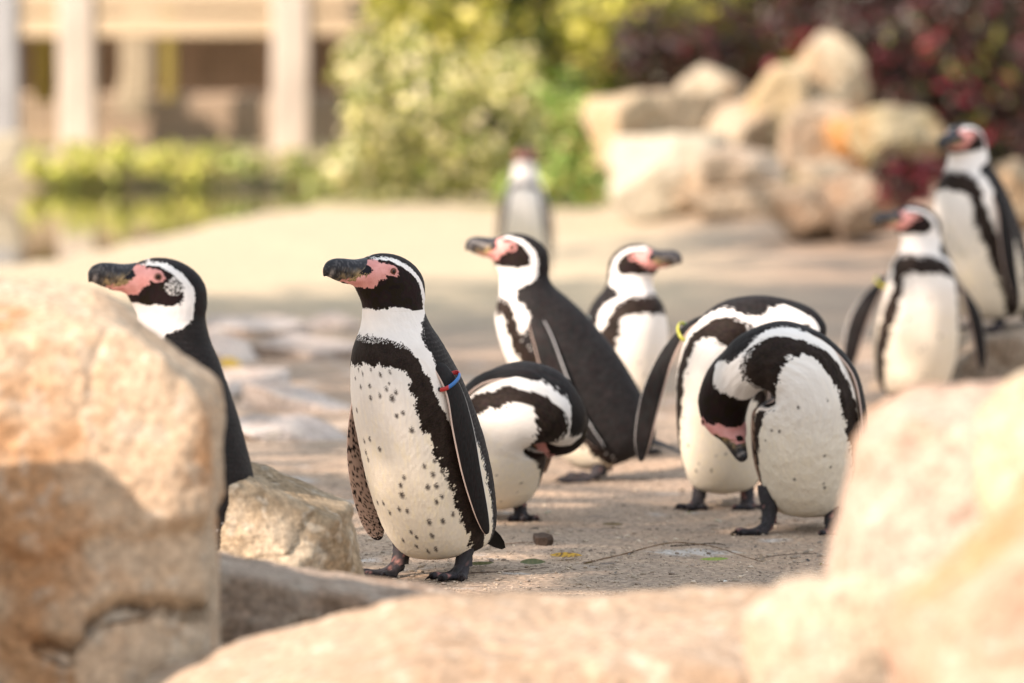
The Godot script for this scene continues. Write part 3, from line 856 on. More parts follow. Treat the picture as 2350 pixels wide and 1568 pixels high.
func painted(spec: Dictionary, t: float, x: float, y: float, lat: float, deg: float) -> Color:
	var v := Vector3(x, y, lat) + Vector3(spec.id * 3.1, 0, 0)
	var n1 := fbm(v, 38.0)
	var n2 := fine.get_noise_3d(v.x * 260.0, v.y * 170.0, v.z * 260.0)
	var n3 := fine.get_noise_3d(v.x * 520.0, v.y * 430.0, v.z * 520.0)
	var a := absf(deg)
	if t > 10.0:
		var zx := (0.2654 - x) / 0.00020845 + n1 * 20.0 + n2 * 12.0
		var zy := (0.6298 - y) / 0.0001895 + n1 * 20.0 + n2 * 9.0
		var dx := zx - 870.0
		var dy := 420.0 - zy
		var ang := rad_to_deg(atan2(dy, dx))
		var rad := sqrt(dx * dx + dy * dy)
		var inner := table(spec.inner, ang)
		var wide: float = spec.get("stripe", 1.0)
		if Geometry2D.is_point_in_polygon(Vector2(zx, zy), spec.pink) and t > 11.0:
			if (zx - 872) * (zx - 872) + (zy - 305) * (zy - 305) < 900.0:
				return Color(0.05, 0.03, 0.025)
			var shade := PINK.lerp(Color(0.70, 0.36, 0.33), clampf(0.4 + n1 + 0.5 * n3, 0, 1))
			return shade * spec.get("pink_tone", 1.0)
		if zx < 700.0 and zy < 410.0 and zy > 215.0 + 0.25 * (700.0 - zx) - 0.0:
			return Color(0.015, 0.015, 0.018) if zy < 330.0 + n2 * 30.0 or zx < 500.0 else Color(0.30, 0.21, 0.10) * (0.8 + 0.6 * n3)
		if rad > maxf(table(spec.outer, ang) * (0.94 + 0.06 * wide) + 14.0 * (wide - 1.0), inner) + n2 * 8.0:
			return BLACK * (1.0 + 0.25 * n1)
		if rad > inner + n3 * 6.0:
			return WHITE * (0.97 + 0.06 * n1)
		if spec.get("flecks", 0.0) > 0.0 and (zx - 1010) * (zx - 1010) + (zy - 400) * (zy - 400) < 5600.0 and n2 + n3 * 0.6 > 0.1:
			return WHITE * 0.8
		return FACE * (1.25 + 0.5 * n1)
	# trunk: back, white stripe, dark band, belly
	var wob := n1 * 7.0 + n2 * 2.2 + n3 * 1.0
	var back: float = table([0.0, 118.0, 0.05, 113.0, 0.10, 112.0, 0.20, 108.0, 0.33, 96.0, 0.38, 91.0, 0.42, 89.0, 0.46, 93.0, 0.48, 110.0, 0.49, 132.0, 0.50, 152.0], y) + wob - spec.get("hood", 0.0) * smoothstep(0.43, 0.475, y) - spec.get("mantle", 0.0) * smoothstep(0.42, 0.36, y)
	if a > back:
		var row := y / 0.0085 + 0.15 * n1
		var across := deg / 5.2 + (0.5 if int(floor(row)) % 2 == 0 else 0.0)
		var tip := absf(across - floor(across) - 0.5) * 2.0
		var b := BLACK.lerp(Color(0.050, 0.046, 0.045), (0.55 if spec.id == 1 else 0.15) * (0.7 + n2) * smoothstep(0.45, 0.0, row - floor(row) - 0.25 * (1.0 - tip) * (1.0 - tip))) * (1.0 + 0.3 * n1 + 0.35 * n3)
		if a - back < 4.0 and n3 > 0.45:
			b = WHITE * 0.6
		return b
	var top: float = table([0.0, 0.461, 30.0, 0.459, 48.0, 0.455, 60.0, 0.446, 72.0, 0.428, 80.0, 0.40, 100.0, 0.39], a) + spec.get("hood", 0.0) * 0.0003 + n1 * 0.008 + n2 * 0.003 + n3 * 0.001
	var bot: float = table([0.0, 0.414, 20.0, 0.413, 44.0, 0.405, 54.0, 0.392, 62.0, 0.36, 90.0, 0.33], a) + n1 * 0.010 + n2 * 0.004 + n3 * 0.0015 + spec.get("band", 0.0)
	if y > top:
		return WHITE * (0.98 + 0.06 * n1)
	var flank_in: float = table([0.04, 78.0, 0.10, 70.0, 0.16, 66.0, 0.21, 60.0, 0.25, 55.0, 0.30, 50.0, 0.36, 48.0, 0.40, 50.0], y) + wob + spec.get("flank", 0.0)
	var flank_out := table([0.04, 100.0, 0.10, 95.0, 0.20, 88.0, 0.30, 76.0, 0.36, 71.0, 0.40, 70.0, 0.43, 69.0], y) + wob * 0.8
	if (y > bot and a < flank_out) or (y <= bot and a > flank_in and a < flank_out):
		var edge := minf(absf(y - top), absf(y - bot)) if y > bot else 0.02
		if edge < 0.011 and absf(y - top) < absf(y - bot) and n3 + 0.4 * n2 > 0.30:
			return WHITE * 0.85
		return Color(0.022, 0.0155, 0.0125) * (1.0 + 0.5 * n1 + 0.5 * n3)
	var belly := CREAM.lerp(WHITE, smoothstep(0.16, 0.40, y) * 0.7 + 0.15)
	var streak := fine.get_noise_3d(v.x * 130.0, v.y * 10.0, v.z * 130.0)
	belly = belly.lerp(Color(0.72, 0.62, 0.36), clampf(0.30 * (streak + n1) * smoothstep(0.42, 0.25, y), 0.0, 0.30) * spec.get("stain", 1.0))
	belly = belly * (0.98 + 0.05 * streak)
	for s in spec.spots[clampi(int(y / 0.04), 0, 13)]:
		var ex: float = (deg - s[1]) * 0.0019 + 0.35 * n2 * 0.002
		var ey: float = (y - s[0]) + n3 * 0.002
		var size: float = 0.0058 * s[2]
		var dd := sqrt(ex * ex * 1.5 + ey * ey * 0.8) / size
		if dd < 1.15:
			return Color(0.085, 0.072, 0.063).lerp(belly, smoothstep(0.2, 1.15, dd + 0.3 * n3 + 0.12 * (ey / size)))
	return belly


func spot_table(spec: Dictionary) -> Array:
	var out := []
	for k in 14:
		out.append([])
	var all := []
	if spec.get("spots_main", false):
		for w in SPOTS.split(" "):
			var g := w.split_floats(",")
			all.append([g[0], g[1], g[2]])
		for k in 10:
			all.append([0.08 + 0.028 * k, 46.0 + 12.0 * sin(k * 2.7), 0.9])
	else:
		var r := RandomNumberGenerator.new()
		r.seed = 100 + int(spec.id)
		for k in int(spec.get("few", 10)):
			all.append([r.randf_range(0.06, 0.36), r.randf_range(-50, 50), r.randf_range(0.6, 1.0)])
	for s in all:
		for k in 14:
			if s[0] > k * 0.04 - 0.009 and s[0] < (k + 1) * 0.04 + 0.009:
				out[k].append(s)
	return out


func flipper(s: Shape, q: Pose, side: float, keys: Array, n: int, cols: int, spec: Dictionary) -> Array:
	var cs := []
	var ch := []
	var nr := []
	for k in keys:
		var p := skin(q, k[0], k[1] * side)
		var c: Vector3 = along(q.C, k[0])
		var out := (p - c).normalized()
		var front := (skin(q, k[0], (k[1] - 4.0) * side) - skin(q, k[0], (k[1] + 4.0) * side)).normalized()
		out = (out - front * out.dot(front)).normalized()
		var tw := deg_to_rad(k[4])
		var f2 := front * cos(tw) + out * sin(tw)
		var o2 := out * cos(tw) - front * sin(tw)
		var extra := Vector3(k[5], k[6], k[7] * side) if k.size() > 5 else Vector3.ZERO
		cs.append(p + out * k[2] + extra)
		ch.append(f2 * k[3])
		nr.append(o2)
	var pos := PackedVector3Array()
	var col := PackedColorArray()
	for r in n + 1:
		var t := float(r) / n * (keys.size() - 1)
		var c: Vector3 = along(cs, t)
		var f: Vector3 = along(ch, t)
		var o: Vector3 = (along(nr, t) as Vector3).normalized()
		var th := lerpf(0.0085, 0.003, minf(float(r) / n * 1.3, 1.0)) * minf(1.0, f.length() / 0.006)
		for k in cols:
			var ang := TAU * k / cols * side
			var p := c + f * cos(ang) + o * th * sin(ang) * side
			pos.append(p)
			var v := p + Vector3(spec.id, 0, 0)
			var up := sin(ang) * side
			var fw := cos(ang)
			var g := grit(v, 300.0)
			var shade := BLACK * (0.95 + 0.3 * g)
			if up < -0.12:
				shade = Color(0.50, 0.36, 0.29) * (1.0 + 0.15 * g)
				if grit(v, 190.0) + 0.4 * g > 0.36 - (0.5 if fw < -0.45 + 0.3 * fbm(v, 20.0) else 0.0) or float(r) / n > 0.86 + 0.08 * g:
					shade = BLACK
			elif fw > 0.93 and up < 0.35:
				shade = Color(0.58, 0.46, 0.40)
			elif fw < -0.90 and float(r) / n > 0.1:
				shade = WHITE * 0.85
			col.append(shade)
	s.grid(n + 1, cols, pos, col, PackedVector2Array())
	return [cs, ch, nr]


func foot(s: Shape, where: Vector3, turn: float, hip: Vector3, spec: Dictionary):
	var b := Basis(Vector3.UP, turn)
	var skin_col := func(_r, _a, p: Vector3):
		var g := grit(p, 220.0)
		return Color(0.040, 0.037, 0.040).lerp(Color(0.30, 0.15, 0.13), smoothstep(0.30, 0.5, fbm(p + Vector3(spec.id, 0, 0), 30.0))) * (1.0 + 0.35 * g)
	var ankle := where + b * Vector3(-0.012, 0.022, 0)
	var rings := []
	for k in 14:
		var f := k / 13.0
		var c := hip.lerp(ankle, f)
		var w := lerpf(0.030, 0.0165, smoothstep(0.0, 0.8, f)) * (1.0 + 0.035 * sin(k * 3.0))
		if f > 0.9:
			w *= 1.06
		rings.append([c, b * Vector3(w, 0, 0), b * Vector3(0, 0, -w * 0.92)])
	s.loft(rings, 20, skin_col)
	for toe in [[-24.0, 0.074, 0.0098], [0.0, 0.088, 0.0105], [24.0, 0.076, 0.0098]]:
		var dir: Vector3 = b * Vector3(cos(deg_to_rad(toe[0])), 0, -sin(deg_to_rad(toe[0])))
		var sidev := Vector3.UP.cross(dir)
		rings = []
		for k in 13:
			var f := k / 12.0
			var w: float = toe[2] * lerpf(1.15, 0.72, f) * (1.0 + 0.10 * sin(f * 15.0))
			var y := lerpf(0.018, 0.0075, smoothstep(0.0, 0.5, f)) + 0.002 * sin(f * 9.0)
			rings.append([where + b * Vector3(-0.012, 0, 0) + dir * toe[1] * f + Vector3(0, y, 0), sidev * w, Vector3(0, w * 0.85, 0)])
		s.loft(rings, 12, skin_col)
		rings = []
		for k in 6:
			var f := k / 5.0
			var w := 0.0045 * (1.0 - f) + 0.0004
			rings.append([where + b * Vector3(-0.012, 0, 0) + dir * (toe[1] - 0.004 + 0.02 * f) + Vector3(0, 0.009 - 0.007 * f * f, 0), sidev * w, Vector3(0, w, 0)])
		s.loft(rings, 8, func(_r, _a, _p): return Color(0.012, 0.011, 0.011))
	rings = []
	for k in 8:
		var f := k / 7.0
		var w := 0.012 + 0.052 * f * 0.42
		rings.append([where + b * Vector3(-0.012 + 0.056 * f, lerpf(0.012, 0.0055, f), 0), b * Vector3(0, 0, -w), b * Vector3(0, 0.0032, 0)])
	s.loft(rings, 14, skin_col)


const WING := [[7.75, 96.0, -0.016, 0.012, 0.0], [7.2, 95.0, -0.004, 0.019, 0.0], [6.3, 92.0, 0.006, 0.0235, 0.0], [5.2, 85.0, 0.010, 0.027, 0.0], [4.2, 82.0, 0.012, 0.024, 0.0], [3.2, 84.0, 0.013, 0.019, 0.0], [2.5, 87.0, 0.013, 0.013, 0.0], [2.15, 89.0, 0.013, 0.007, 0.0], [2.05, 89.5, 0.013, 0.001, 0.0]]


func penguin(label: String, where: Vector3, turn: float, spec: Dictionary):
	var root := thing("penguin", label, "penguin", where, deg_to_rad(turn), "penguins of the colony")
	root.scale = Vector3.ONE * spec.get("scale", 1.0)
	spec.inner = INNER_PALE if spec.get("pale", true) else INNER_DARK
	spec.outer = OUTER_PALE if spec.get("pale", true) or spec.get("hood", 0.0) > 20.0 else OUTER
	if spec.get("pale", true) and not spec.has("hood"):
		spec.hood = 26.0
	var pk := PackedVector2Array()
	for e in PINK_EDGE:
		pk.append(Vector2(e[0], e[1]))
	spec.pink = pk
	spec.spots = spot_table(spec)
	var q := pose(spec)
	var s := Shape.new()
	# ring positions along the spine, closer together on the head
	var rows: int = spec.rows
	var cols: int = spec.cols
	var acc := [0.0]
	for k in range(1, 181):
		var t0 := (k - 1) * 0.1
		var t1 := k * 0.1
		var a: Vector2 = along(q.c2, t1) - along(q.c2, t0)
		var d: Vector2 = along(q.d2, t1) - along(q.d2, t0)
		acc.append(acc[-1] + (a.length() + (a + d).length()) * 0.5 * (1.6 if t1 > 8.5 else 1.0))
	var pos := PackedVector3Array()
	var col := PackedColorArray()
	var uv := PackedVector2Array()
	var j := 0
	var run := 0.0
	var fluff: float = spec.get("fluff", 0.0)
	for r in rows + 1:
		var want: float = acc[-1] * r / rows
		while j < 179 and acc[j + 1] < want:
			j += 1
		var t := (j + clampf((want - acc[j]) / maxf(acc[j + 1] - acc[j], 1e-6), 0, 1)) * 0.1
		t = minf(t, 17.999)
		var c: Vector3 = along(q.C, t)
		var d: Vector3 = along(q.D, t)
		var l: Vector3 = along(q.L, t)
		var c2: Vector2 = along(q.c2, t)
		var d2: Vector2 = along(q.d2, t)
		var w2: float = along(q.w2, t)
		# round off the rump
		var close := sqrt(clampf(1.0 - pow(1.0 - minf(t / 1.0, 1.0), 2.0) * 0.72, 0.05, 1.0)) if t < 1.0 else 1.0
		for k in cols:
			var ang := TAU * k / cols
			var ca := cos(ang)
			var sa := sin(ang)
			var p := c + (-d * ca + l * sa) * close
			var deg := rad_to_deg(ang)
			if deg > 180.0:
				deg -= 360.0
			var x := c2.x - d2.x * ca
			var y := c2.y - d2.y * ca
			var out := (-d * ca + l * sa).normalized()
			var v := Vector3(x, y, w2 * sa)
			var lift := 0.0003 * fine.get_noise_3d(v.x * 160.0, v.y * 60.0, v.z * 160.0)
			if t < 10.0:
				lift += 0.0009 * fbm(v + Vector3(spec.id, 0, 0), 14.0)
				if fluff > 0.0 and absf(deg) < 95.0:
					lift += fluff * (noise.get_noise_3d(v.x * 46.0, v.y * 20.0 + v.x * 12.0, v.z * 46.0 + spec.id))
			p += out * lift
			pos.append(p)
			col.append(painted(spec, t, x, y, w2 * sa, deg))
		run = want
		for k in cols + 1:
			uv.append(Vector2(float(k) / cols * 46.0, run / 0.0135))
	s.grid(rows + 1, cols, pos, col, uv)
	# tail
	var tail := []
	var fk0: Transform3D = q.fk[0]
	for g in [[-0.07, 0.085, 0.052, 0.030], [-0.12, 0.070, 0.046, 0.020], [-0.15, 0.050, 0.038, 0.011], [-0.172, 0.033, 0.028, 0.006], [-0.19, 0.018, 0.015, 0.003], [-0.196, 0.013, 0.003, 0.001]]:
		tail.append([fk0 * Vector3(g[0], g[1], 0), fk0.basis * Vector3(0, 0, -g[2]), fk0.basis * Vector3(0.6, 0.8, 0) * g[3]])
	if not spec.get("no_tail", false):
		for g in tail:
			if g[0].y < 0.008:
				g[0].y = 0.008
		s.loft(tail, 24, func(_a, _b, p): return BLACK * (1.0 + 0.5 * grit(p, 260.0)))
	# flippers
	var seg: int = spec.get("wing_rows", 40)
	var wc: int = spec.get("wing_cols", 24)
	var right := flipper(s, q, 1.0, spec.get("right", WING), seg, wc, spec)
	var left := flipper(s, q, -1.0, spec.get("left", WING), seg, wc, spec)
	# legs and feet stand on the ground
	for g in spec.get("feet", [[0.0, 0.055, -8.0], [0.0, -0.055, 8.0]]):
		foot(s, Vector3(g[0], 0, g[1]), deg_to_rad(g[2]), Vector3(g[0] - 0.03, 0.10, g[1] * 0.9), spec)
	obj("body", s.mesh(), M.feather, root)
	# eyes
	var head: Transform3D = q.fk[15]
	for sd in [1.0, -1.0]:
		var best := 9.0
		var depth := 0.04
		for a in 60:
			for b in 25:
				var t := 12.0 + a * 0.08
				var ang := deg_to_rad(40.0 + b * 4.0)
				var e: Vector2 = along(q.c2, t) - along(q.d2, t) * cos(ang)
				var dist := e.distance_to(Vector2(0.0836, 0.572))
				if dist < best:
					best = dist
					depth = along(q.w2, t) * sin(ang)
		var es := Shape.new()
		es.ball(Vector3(0.0836, 0.572, (depth - 0.0022) * sd), Vector3(0.0066, 0.0066, 0.0048), func(_a, _b, p: Vector3):
			var rr := Vector2(p.x - 0.0836, p.y - 0.572).length()
			return Color(0.004, 0.004, 0.004) if rr < 0.0029 else Color(0.13, 0.055, 0.032) if rr < 0.0056 else Color(0.02, 0.012, 0.01), 24, 36)
		var ring := []
		for k in 29:
			var ang := TAU * k / 28.0
			var o := Vector3(cos(ang), sin(ang), 0)
			ring.append([Vector3(0.0836, 0.572, (depth + 0.0002) * sd) + o * 0.0074, o * 0.0016, Vector3(0, 0, 0.0015)])
		es.loft(ring, 8, func(_a, _b, _c): return Color(0.60, 0.30, 0.28))
		var e2 := obj("eye", es.mesh(), M.eye, root)
		e2.transform = head
	# bill
	var bs := Shape.new()
	var rings := []
	var n: int = 40 if spec.rows > 300 else 24
	for k in n + 1:
		var t := float(k) / n * (BILL.size() - 1)
		var g := []
		for e in 5:
			g.append((0.15 if e % 2 == 0 and e < 4 else 0.0) * 0.09 + (0.91 if e % 2 == 0 and e < 4 else 1.0) * along(BILL.map(func(b): return b[e]), t))
		var f3 := Vector3(g[0], g[1], 0)
		var b3 := Vector3(g[2], g[3], 0)
		rings.append([(f3 + b3) * 0.5, (f3 - b3) * 0.5, Vector3(0, 0, g[4])])
	var dark: float = spec.get("bill_dark", 1.0)
	bs.loft(rings, 32, func(f, ang, p: Vector3):
		var up := -cos(ang)
		var g := fine.get_noise_3d(p.x * 90.0 + p.y * 160.0, p.y * 700.0 - p.x * 200.0, p.z * 300.0)
		var c := Color(0.014, 0.014, 0.018).lerp(Color(0.085, 0.083, 0.085), smoothstep(0.1, 0.7, fine.get_noise_3d(p.x * 60.0, p.y * 420.0 + p.x * 150.0, p.z * 200.0)) * 0.8)
		var pale := smoothstep(0.55, 0.1, f) * smoothstep(0.5, -0.35, up + 0.35 * f)
		c = c.lerp(Color(0.34, 0.24, 0.115), clampf(pale * (0.55 + 0.9 * g) * (2.0 - dark), 0, 1))
		if f < 0.30 and up < -0.55 - f * 0.8:
			c = c.lerp(PINK, 0.9)
		var band := exp(-pow((f - 0.66) / 0.07, 2.0)) * smoothstep(0.25, -0.5, up)
		c = c.lerp(Color(0.42, 0.38, 0.35), band * 0.55 * (0.8 + 0.5 * g))
		var slit := absf(up + 0.28 - 0.25 * f)   # the closed mouth
		if slit < 0.05 and f > 0.12:
			c = c * 0.4
		return c)
	var bo := obj("bill", bs.mesh(), M.horn, root)
	bo.transform = q.fk[18]
	# wing band
	if spec.has("ring"):
		var wsd: float = spec.ring[0]
		var w := right if wsd > 0 else left
		var t: float = spec.ring[1]
		var c: Vector3 = along(w[0], t)
		var f: Vector3 = along(w[1], t)
		var o: Vector3 = (along(w[2], t) as Vector3).normalized()
		var ax := f.normalized().cross(o)
		var bsx := Shape.new()
		var loop := []
		for k in 49:
			var ang := TAU * k / 48.0
			var dirv := f.normalized() * cos(ang) * (f.length() + 0.005) + o * sin(ang) * 0.0155
			loop.append([c + dirv + ax * 0.010 * cos(ang) * wsd, dirv.normalized() * 0.0027, ax * 0.0040])
		var cs: Array = spec.ring[2]
		bsx.loft(loop, 10, func(fr, _a, _p): return cs[int(fr * 0.999 * cs.size())])
		obj("wing_band", bsx.mesh(), M.plastic, root)


func penguins():
	var g := func(px: float, d: float): 
		var p := at(px, 0, d)
		p.y = ground_height(p.x, p.z) - 0.002
		return p
	var hang := [[7.5, 97.0, -0.016, 0.012, 0.0], [6.7, 92.0, 0.0, 0.020, 5.0], [5.7, 86.0, 0.012, 0.025, 15.0], [4.7, 80.0, 0.022, 0.029, 28.0], [3.8, 78.0, 0.030, 0.029, 35.0], [2.9, 76.0, 0.036, 0.025, 38.0], [2.2, 74.0, 0.040, 0.019, 40.0], [1.75, 72.0, 0.042, 0.010, 40.0], [1.62, 71.0, 0.042, 0.001, 40.0]]
	var red := Color(0.42, 0.02, 0.02)
	var blue := Color(0.02, 0.14, 0.40)
	var ink := Color(0.01, 0.01, 0.012)
	var low := [[6.7, 102.0, -0.016, 0.012, 0.0], [6.1, 106.0, -0.002, 0.019, 0.0], [5.3, 108.0, 0.008, 0.0235, 0.0], [4.4, 108.0, 0.010, 0.026, 0.0], [3.6, 108.0, 0.012, 0.022, 0.0], [2.8, 108.0, 0.012, 0.014, 0.0], [2.4, 108.0, 0.012, 0.007, 0.0], [2.3, 108.0, 0.012, 0.001, 0.0]]
	# the spotted one in focus
	penguin("spotted penguin in sharp focus with red and blue wing band, standing beside the wedge stone", g.call(990, 10.6), 180.0 + 52.0, {"id": 1, "rows": 560, "cols": 330, "pale": false, "spots_main": true, "lean": 7.0, "scale": 1.035,
		"bend": {8: [-3, -6, 0], 9: [-2, -8, 0], 10: [-2, -8, 0], 11: [0, -5, 0]}, "right": hang, "wing_rows": 120, "wing_cols": 64, "feet": [[0.035, 0.058, -6.0], [-0.005, -0.062, 12.0]],
		"ring": [-1.0, 1.6, [red, blue, blue, red, red, ink, blue, ink]], "bill_dark": 1.15})
	penguin("penguin mostly hidden behind the tall boulder, only head and dark back showing", g.call(400, 9.75), 180.0 + 2.0, {"id": 2, "rows": 420, "cols": 220, "scale": 1.05, "lean": -8.0, "girth": 0.95, "flecks": 1.0, "bend": {9: [3, 0, 0], 10: [3, 0, 0], 11: [2, 0, 0]}, "bill_dark": 0.7, "wing_rows": 60})
	penguin("farthest penguin, facing the camera with raised bill before the variegated shrub", g.call(1205, 21.0), -92.0, {"id": 3, "rows": 160, "cols": 100, "scale": 0.88, "girth": 1.0, "bend": {10: [-6, 0, 0], 11: [-8, 0, 0], 12: [-6, 0, 0]}, "band": 0.028})
	penguin("penguin in left profile with long dark back, behind the bent penguin beside the spotted one", g.call(1368, 12.75), 180.0 - 10.0, {"id": 4, "mantle": 24.0, "rows": 220, "cols": 130, "scale": 0.985, "lean": 16.0, "bend": {8: [-5, 0, 0], 9: [-6, 0, 0], 10: [-5, 0, 0]}, "band": 0.02})
	penguin("bent penguin preening with its head tucked down, right behind the spotted penguin", g.call(1140, 11.75), -92.0, {"id": 5, "hood": 40.0, "rows": 260, "cols": 150, "scale": 0.90, "lean": 16.0, "left": low, "few": 4, "pale": false, "girth": 1.1,
		"bend": {4: [2, 0, -8], 5: [4, 0, -14], 6: [6, 2, -24], 7: [6, 8, -38], 8: [6, 16, -42], 9: [8, 30, -32], 10: [14, 30, -6], 11: [22, 16, 0], 12: [26, 0, 0]}, "stretch": {3: 0.8, 4: 0.72, 5: 0.72, 6: 0.76, 9: 1.0, 10: 1.3, 11: 1.4, 12: 1.1}})
	penguin("penguin facing front with head turned right and pale wing band, in the middle", g.call(1418, 13.5), -54.0, {"id": 6, "rows": 220, "cols": 130, "scale": 0.93, "girth": 1.12, "bend": {8: [0, 6, 0], 9: [0, 10, 0], 10: [0, 10, 0], 11: [4, 6, 0]}, "stretch": {2: 0.9, 3: 0.85, 4: 0.82, 5: 0.82, 6: 0.85, 9: 0.8, 10: 0.8}, "right": WING, "ring": [1.0, 1.2, [Color(0.45, 0.62, 0.58), Color(0.6, 0.66, 0.62)]]})
	var spread := [[7.75, 98.0, -0.016, 0.012, 0.0], [7.1, 97.0, 0.004, 0.020, -15.0], [6.3, 95.0, 0.026, 0.026, -40.0], [5.4, 92.0, 0.047, 0.029, -58.0], [4.5, 90.0, 0.064, 0.027, -62.0], [3.6, 88.0, 0.078, 0.022, -62.0], [3.0, 88.0, 0.086, 0.014, -62.0], [2.7, 88.0, 0.090, 0.007, -62.0], [2.6, 88.0, 0.091, 0.001, -62.0]]
	penguin("bent penguin holding its flipper out, with yellow green wing band, behind the front preening penguin", g.call(1660, 12.06), -98.0, {"id": 7, "hood": 30.0, "rows": 240, "cols": 140, "scale": 0.97, "lean": 3.0, "girth": 0.96,
		"bend": {6: [2, 0, -8], 7: [4, 6, -24], 8: [8, 16, -28], 9: [14, 24, -20], 10: [20, 22, -4], 11: [22, 8, 0], 12: [14, 0, 0]}, "stretch": {3: 0.92, 4: 0.88, 5: 0.88, 6: 0.88, 9: 1.3, 10: 1.6, 11: 1.7}, "right": spread, "ring": [1.0, 1.3, [Color(0.42, 0.42, 0.05), Color(0.03, 0.16, 0.09)]]})
	penguin("front preening penguin showing white belly, bill pushed into its own flank, beside the right boulders", g.call(1858, 11.5), 180.0 + 80.0, {"id": 8, "hood": 40.0, "rows": 420, "cols": 260, "scale": 0.97, "pale": false, "fluff": 0.0016, "few": 12, "stain": 0.4, "girth": 1.06, "lean": 4.0, "right": low,
		"bend": {6: [2, 0, 14], 7: [4, -6, 34], 8: [4, -16, 42], 9: [4, -26, 38], 10: [6, -24, 12], 11: [8, -8, 0], 12: [8, 0, 0]}, "stretch": {3: 0.88, 4: 0.82, 5: 0.82, 6: 0.82, 9: 1.3, 10: 2.2, 11: 2.7, 12: 2.2}, "feet": [[0.05, 0.085, -34.0], [0.04, -0.055, 14.0]]})
	penguin("penguin looking left with yellow wing band, standing behind the pinkish boulder", g.call(2105, 15.1), -76.0, {"id": 9, "rows": 200, "cols": 120, "scale": 0.95, "girth": 1.12, "stretch": {3: 0.92, 4: 0.9, 5: 0.9, 6: 0.9}, "bend": {8: [0, -22, 0], 9: [2, -24, 0], 10: [2, -24, 0], 11: [4, -20, 0]}, "right": spread, "left": spread, "ring": [1.0, 1.2, [Color(0.6, 0.55, 0.05), Color(0.02, 0.20, 0.22)]]})
	var p := at(2258, 0, 15.55)
	p.y = 0.168
	penguin("upright penguin on the brown ledge at the right edge, head turned aside", p, 180.0 + 38.0, {"id": 10, "rows": 200, "cols": 120, "scale": 0.98, "girth": 1.08, "stretch": {3: 0.94, 4: 0.93, 5: 0.93}, "bend": {10: [4, 6, 0], 11: [6, 8, 0], 12: [4, 0, 0]}})


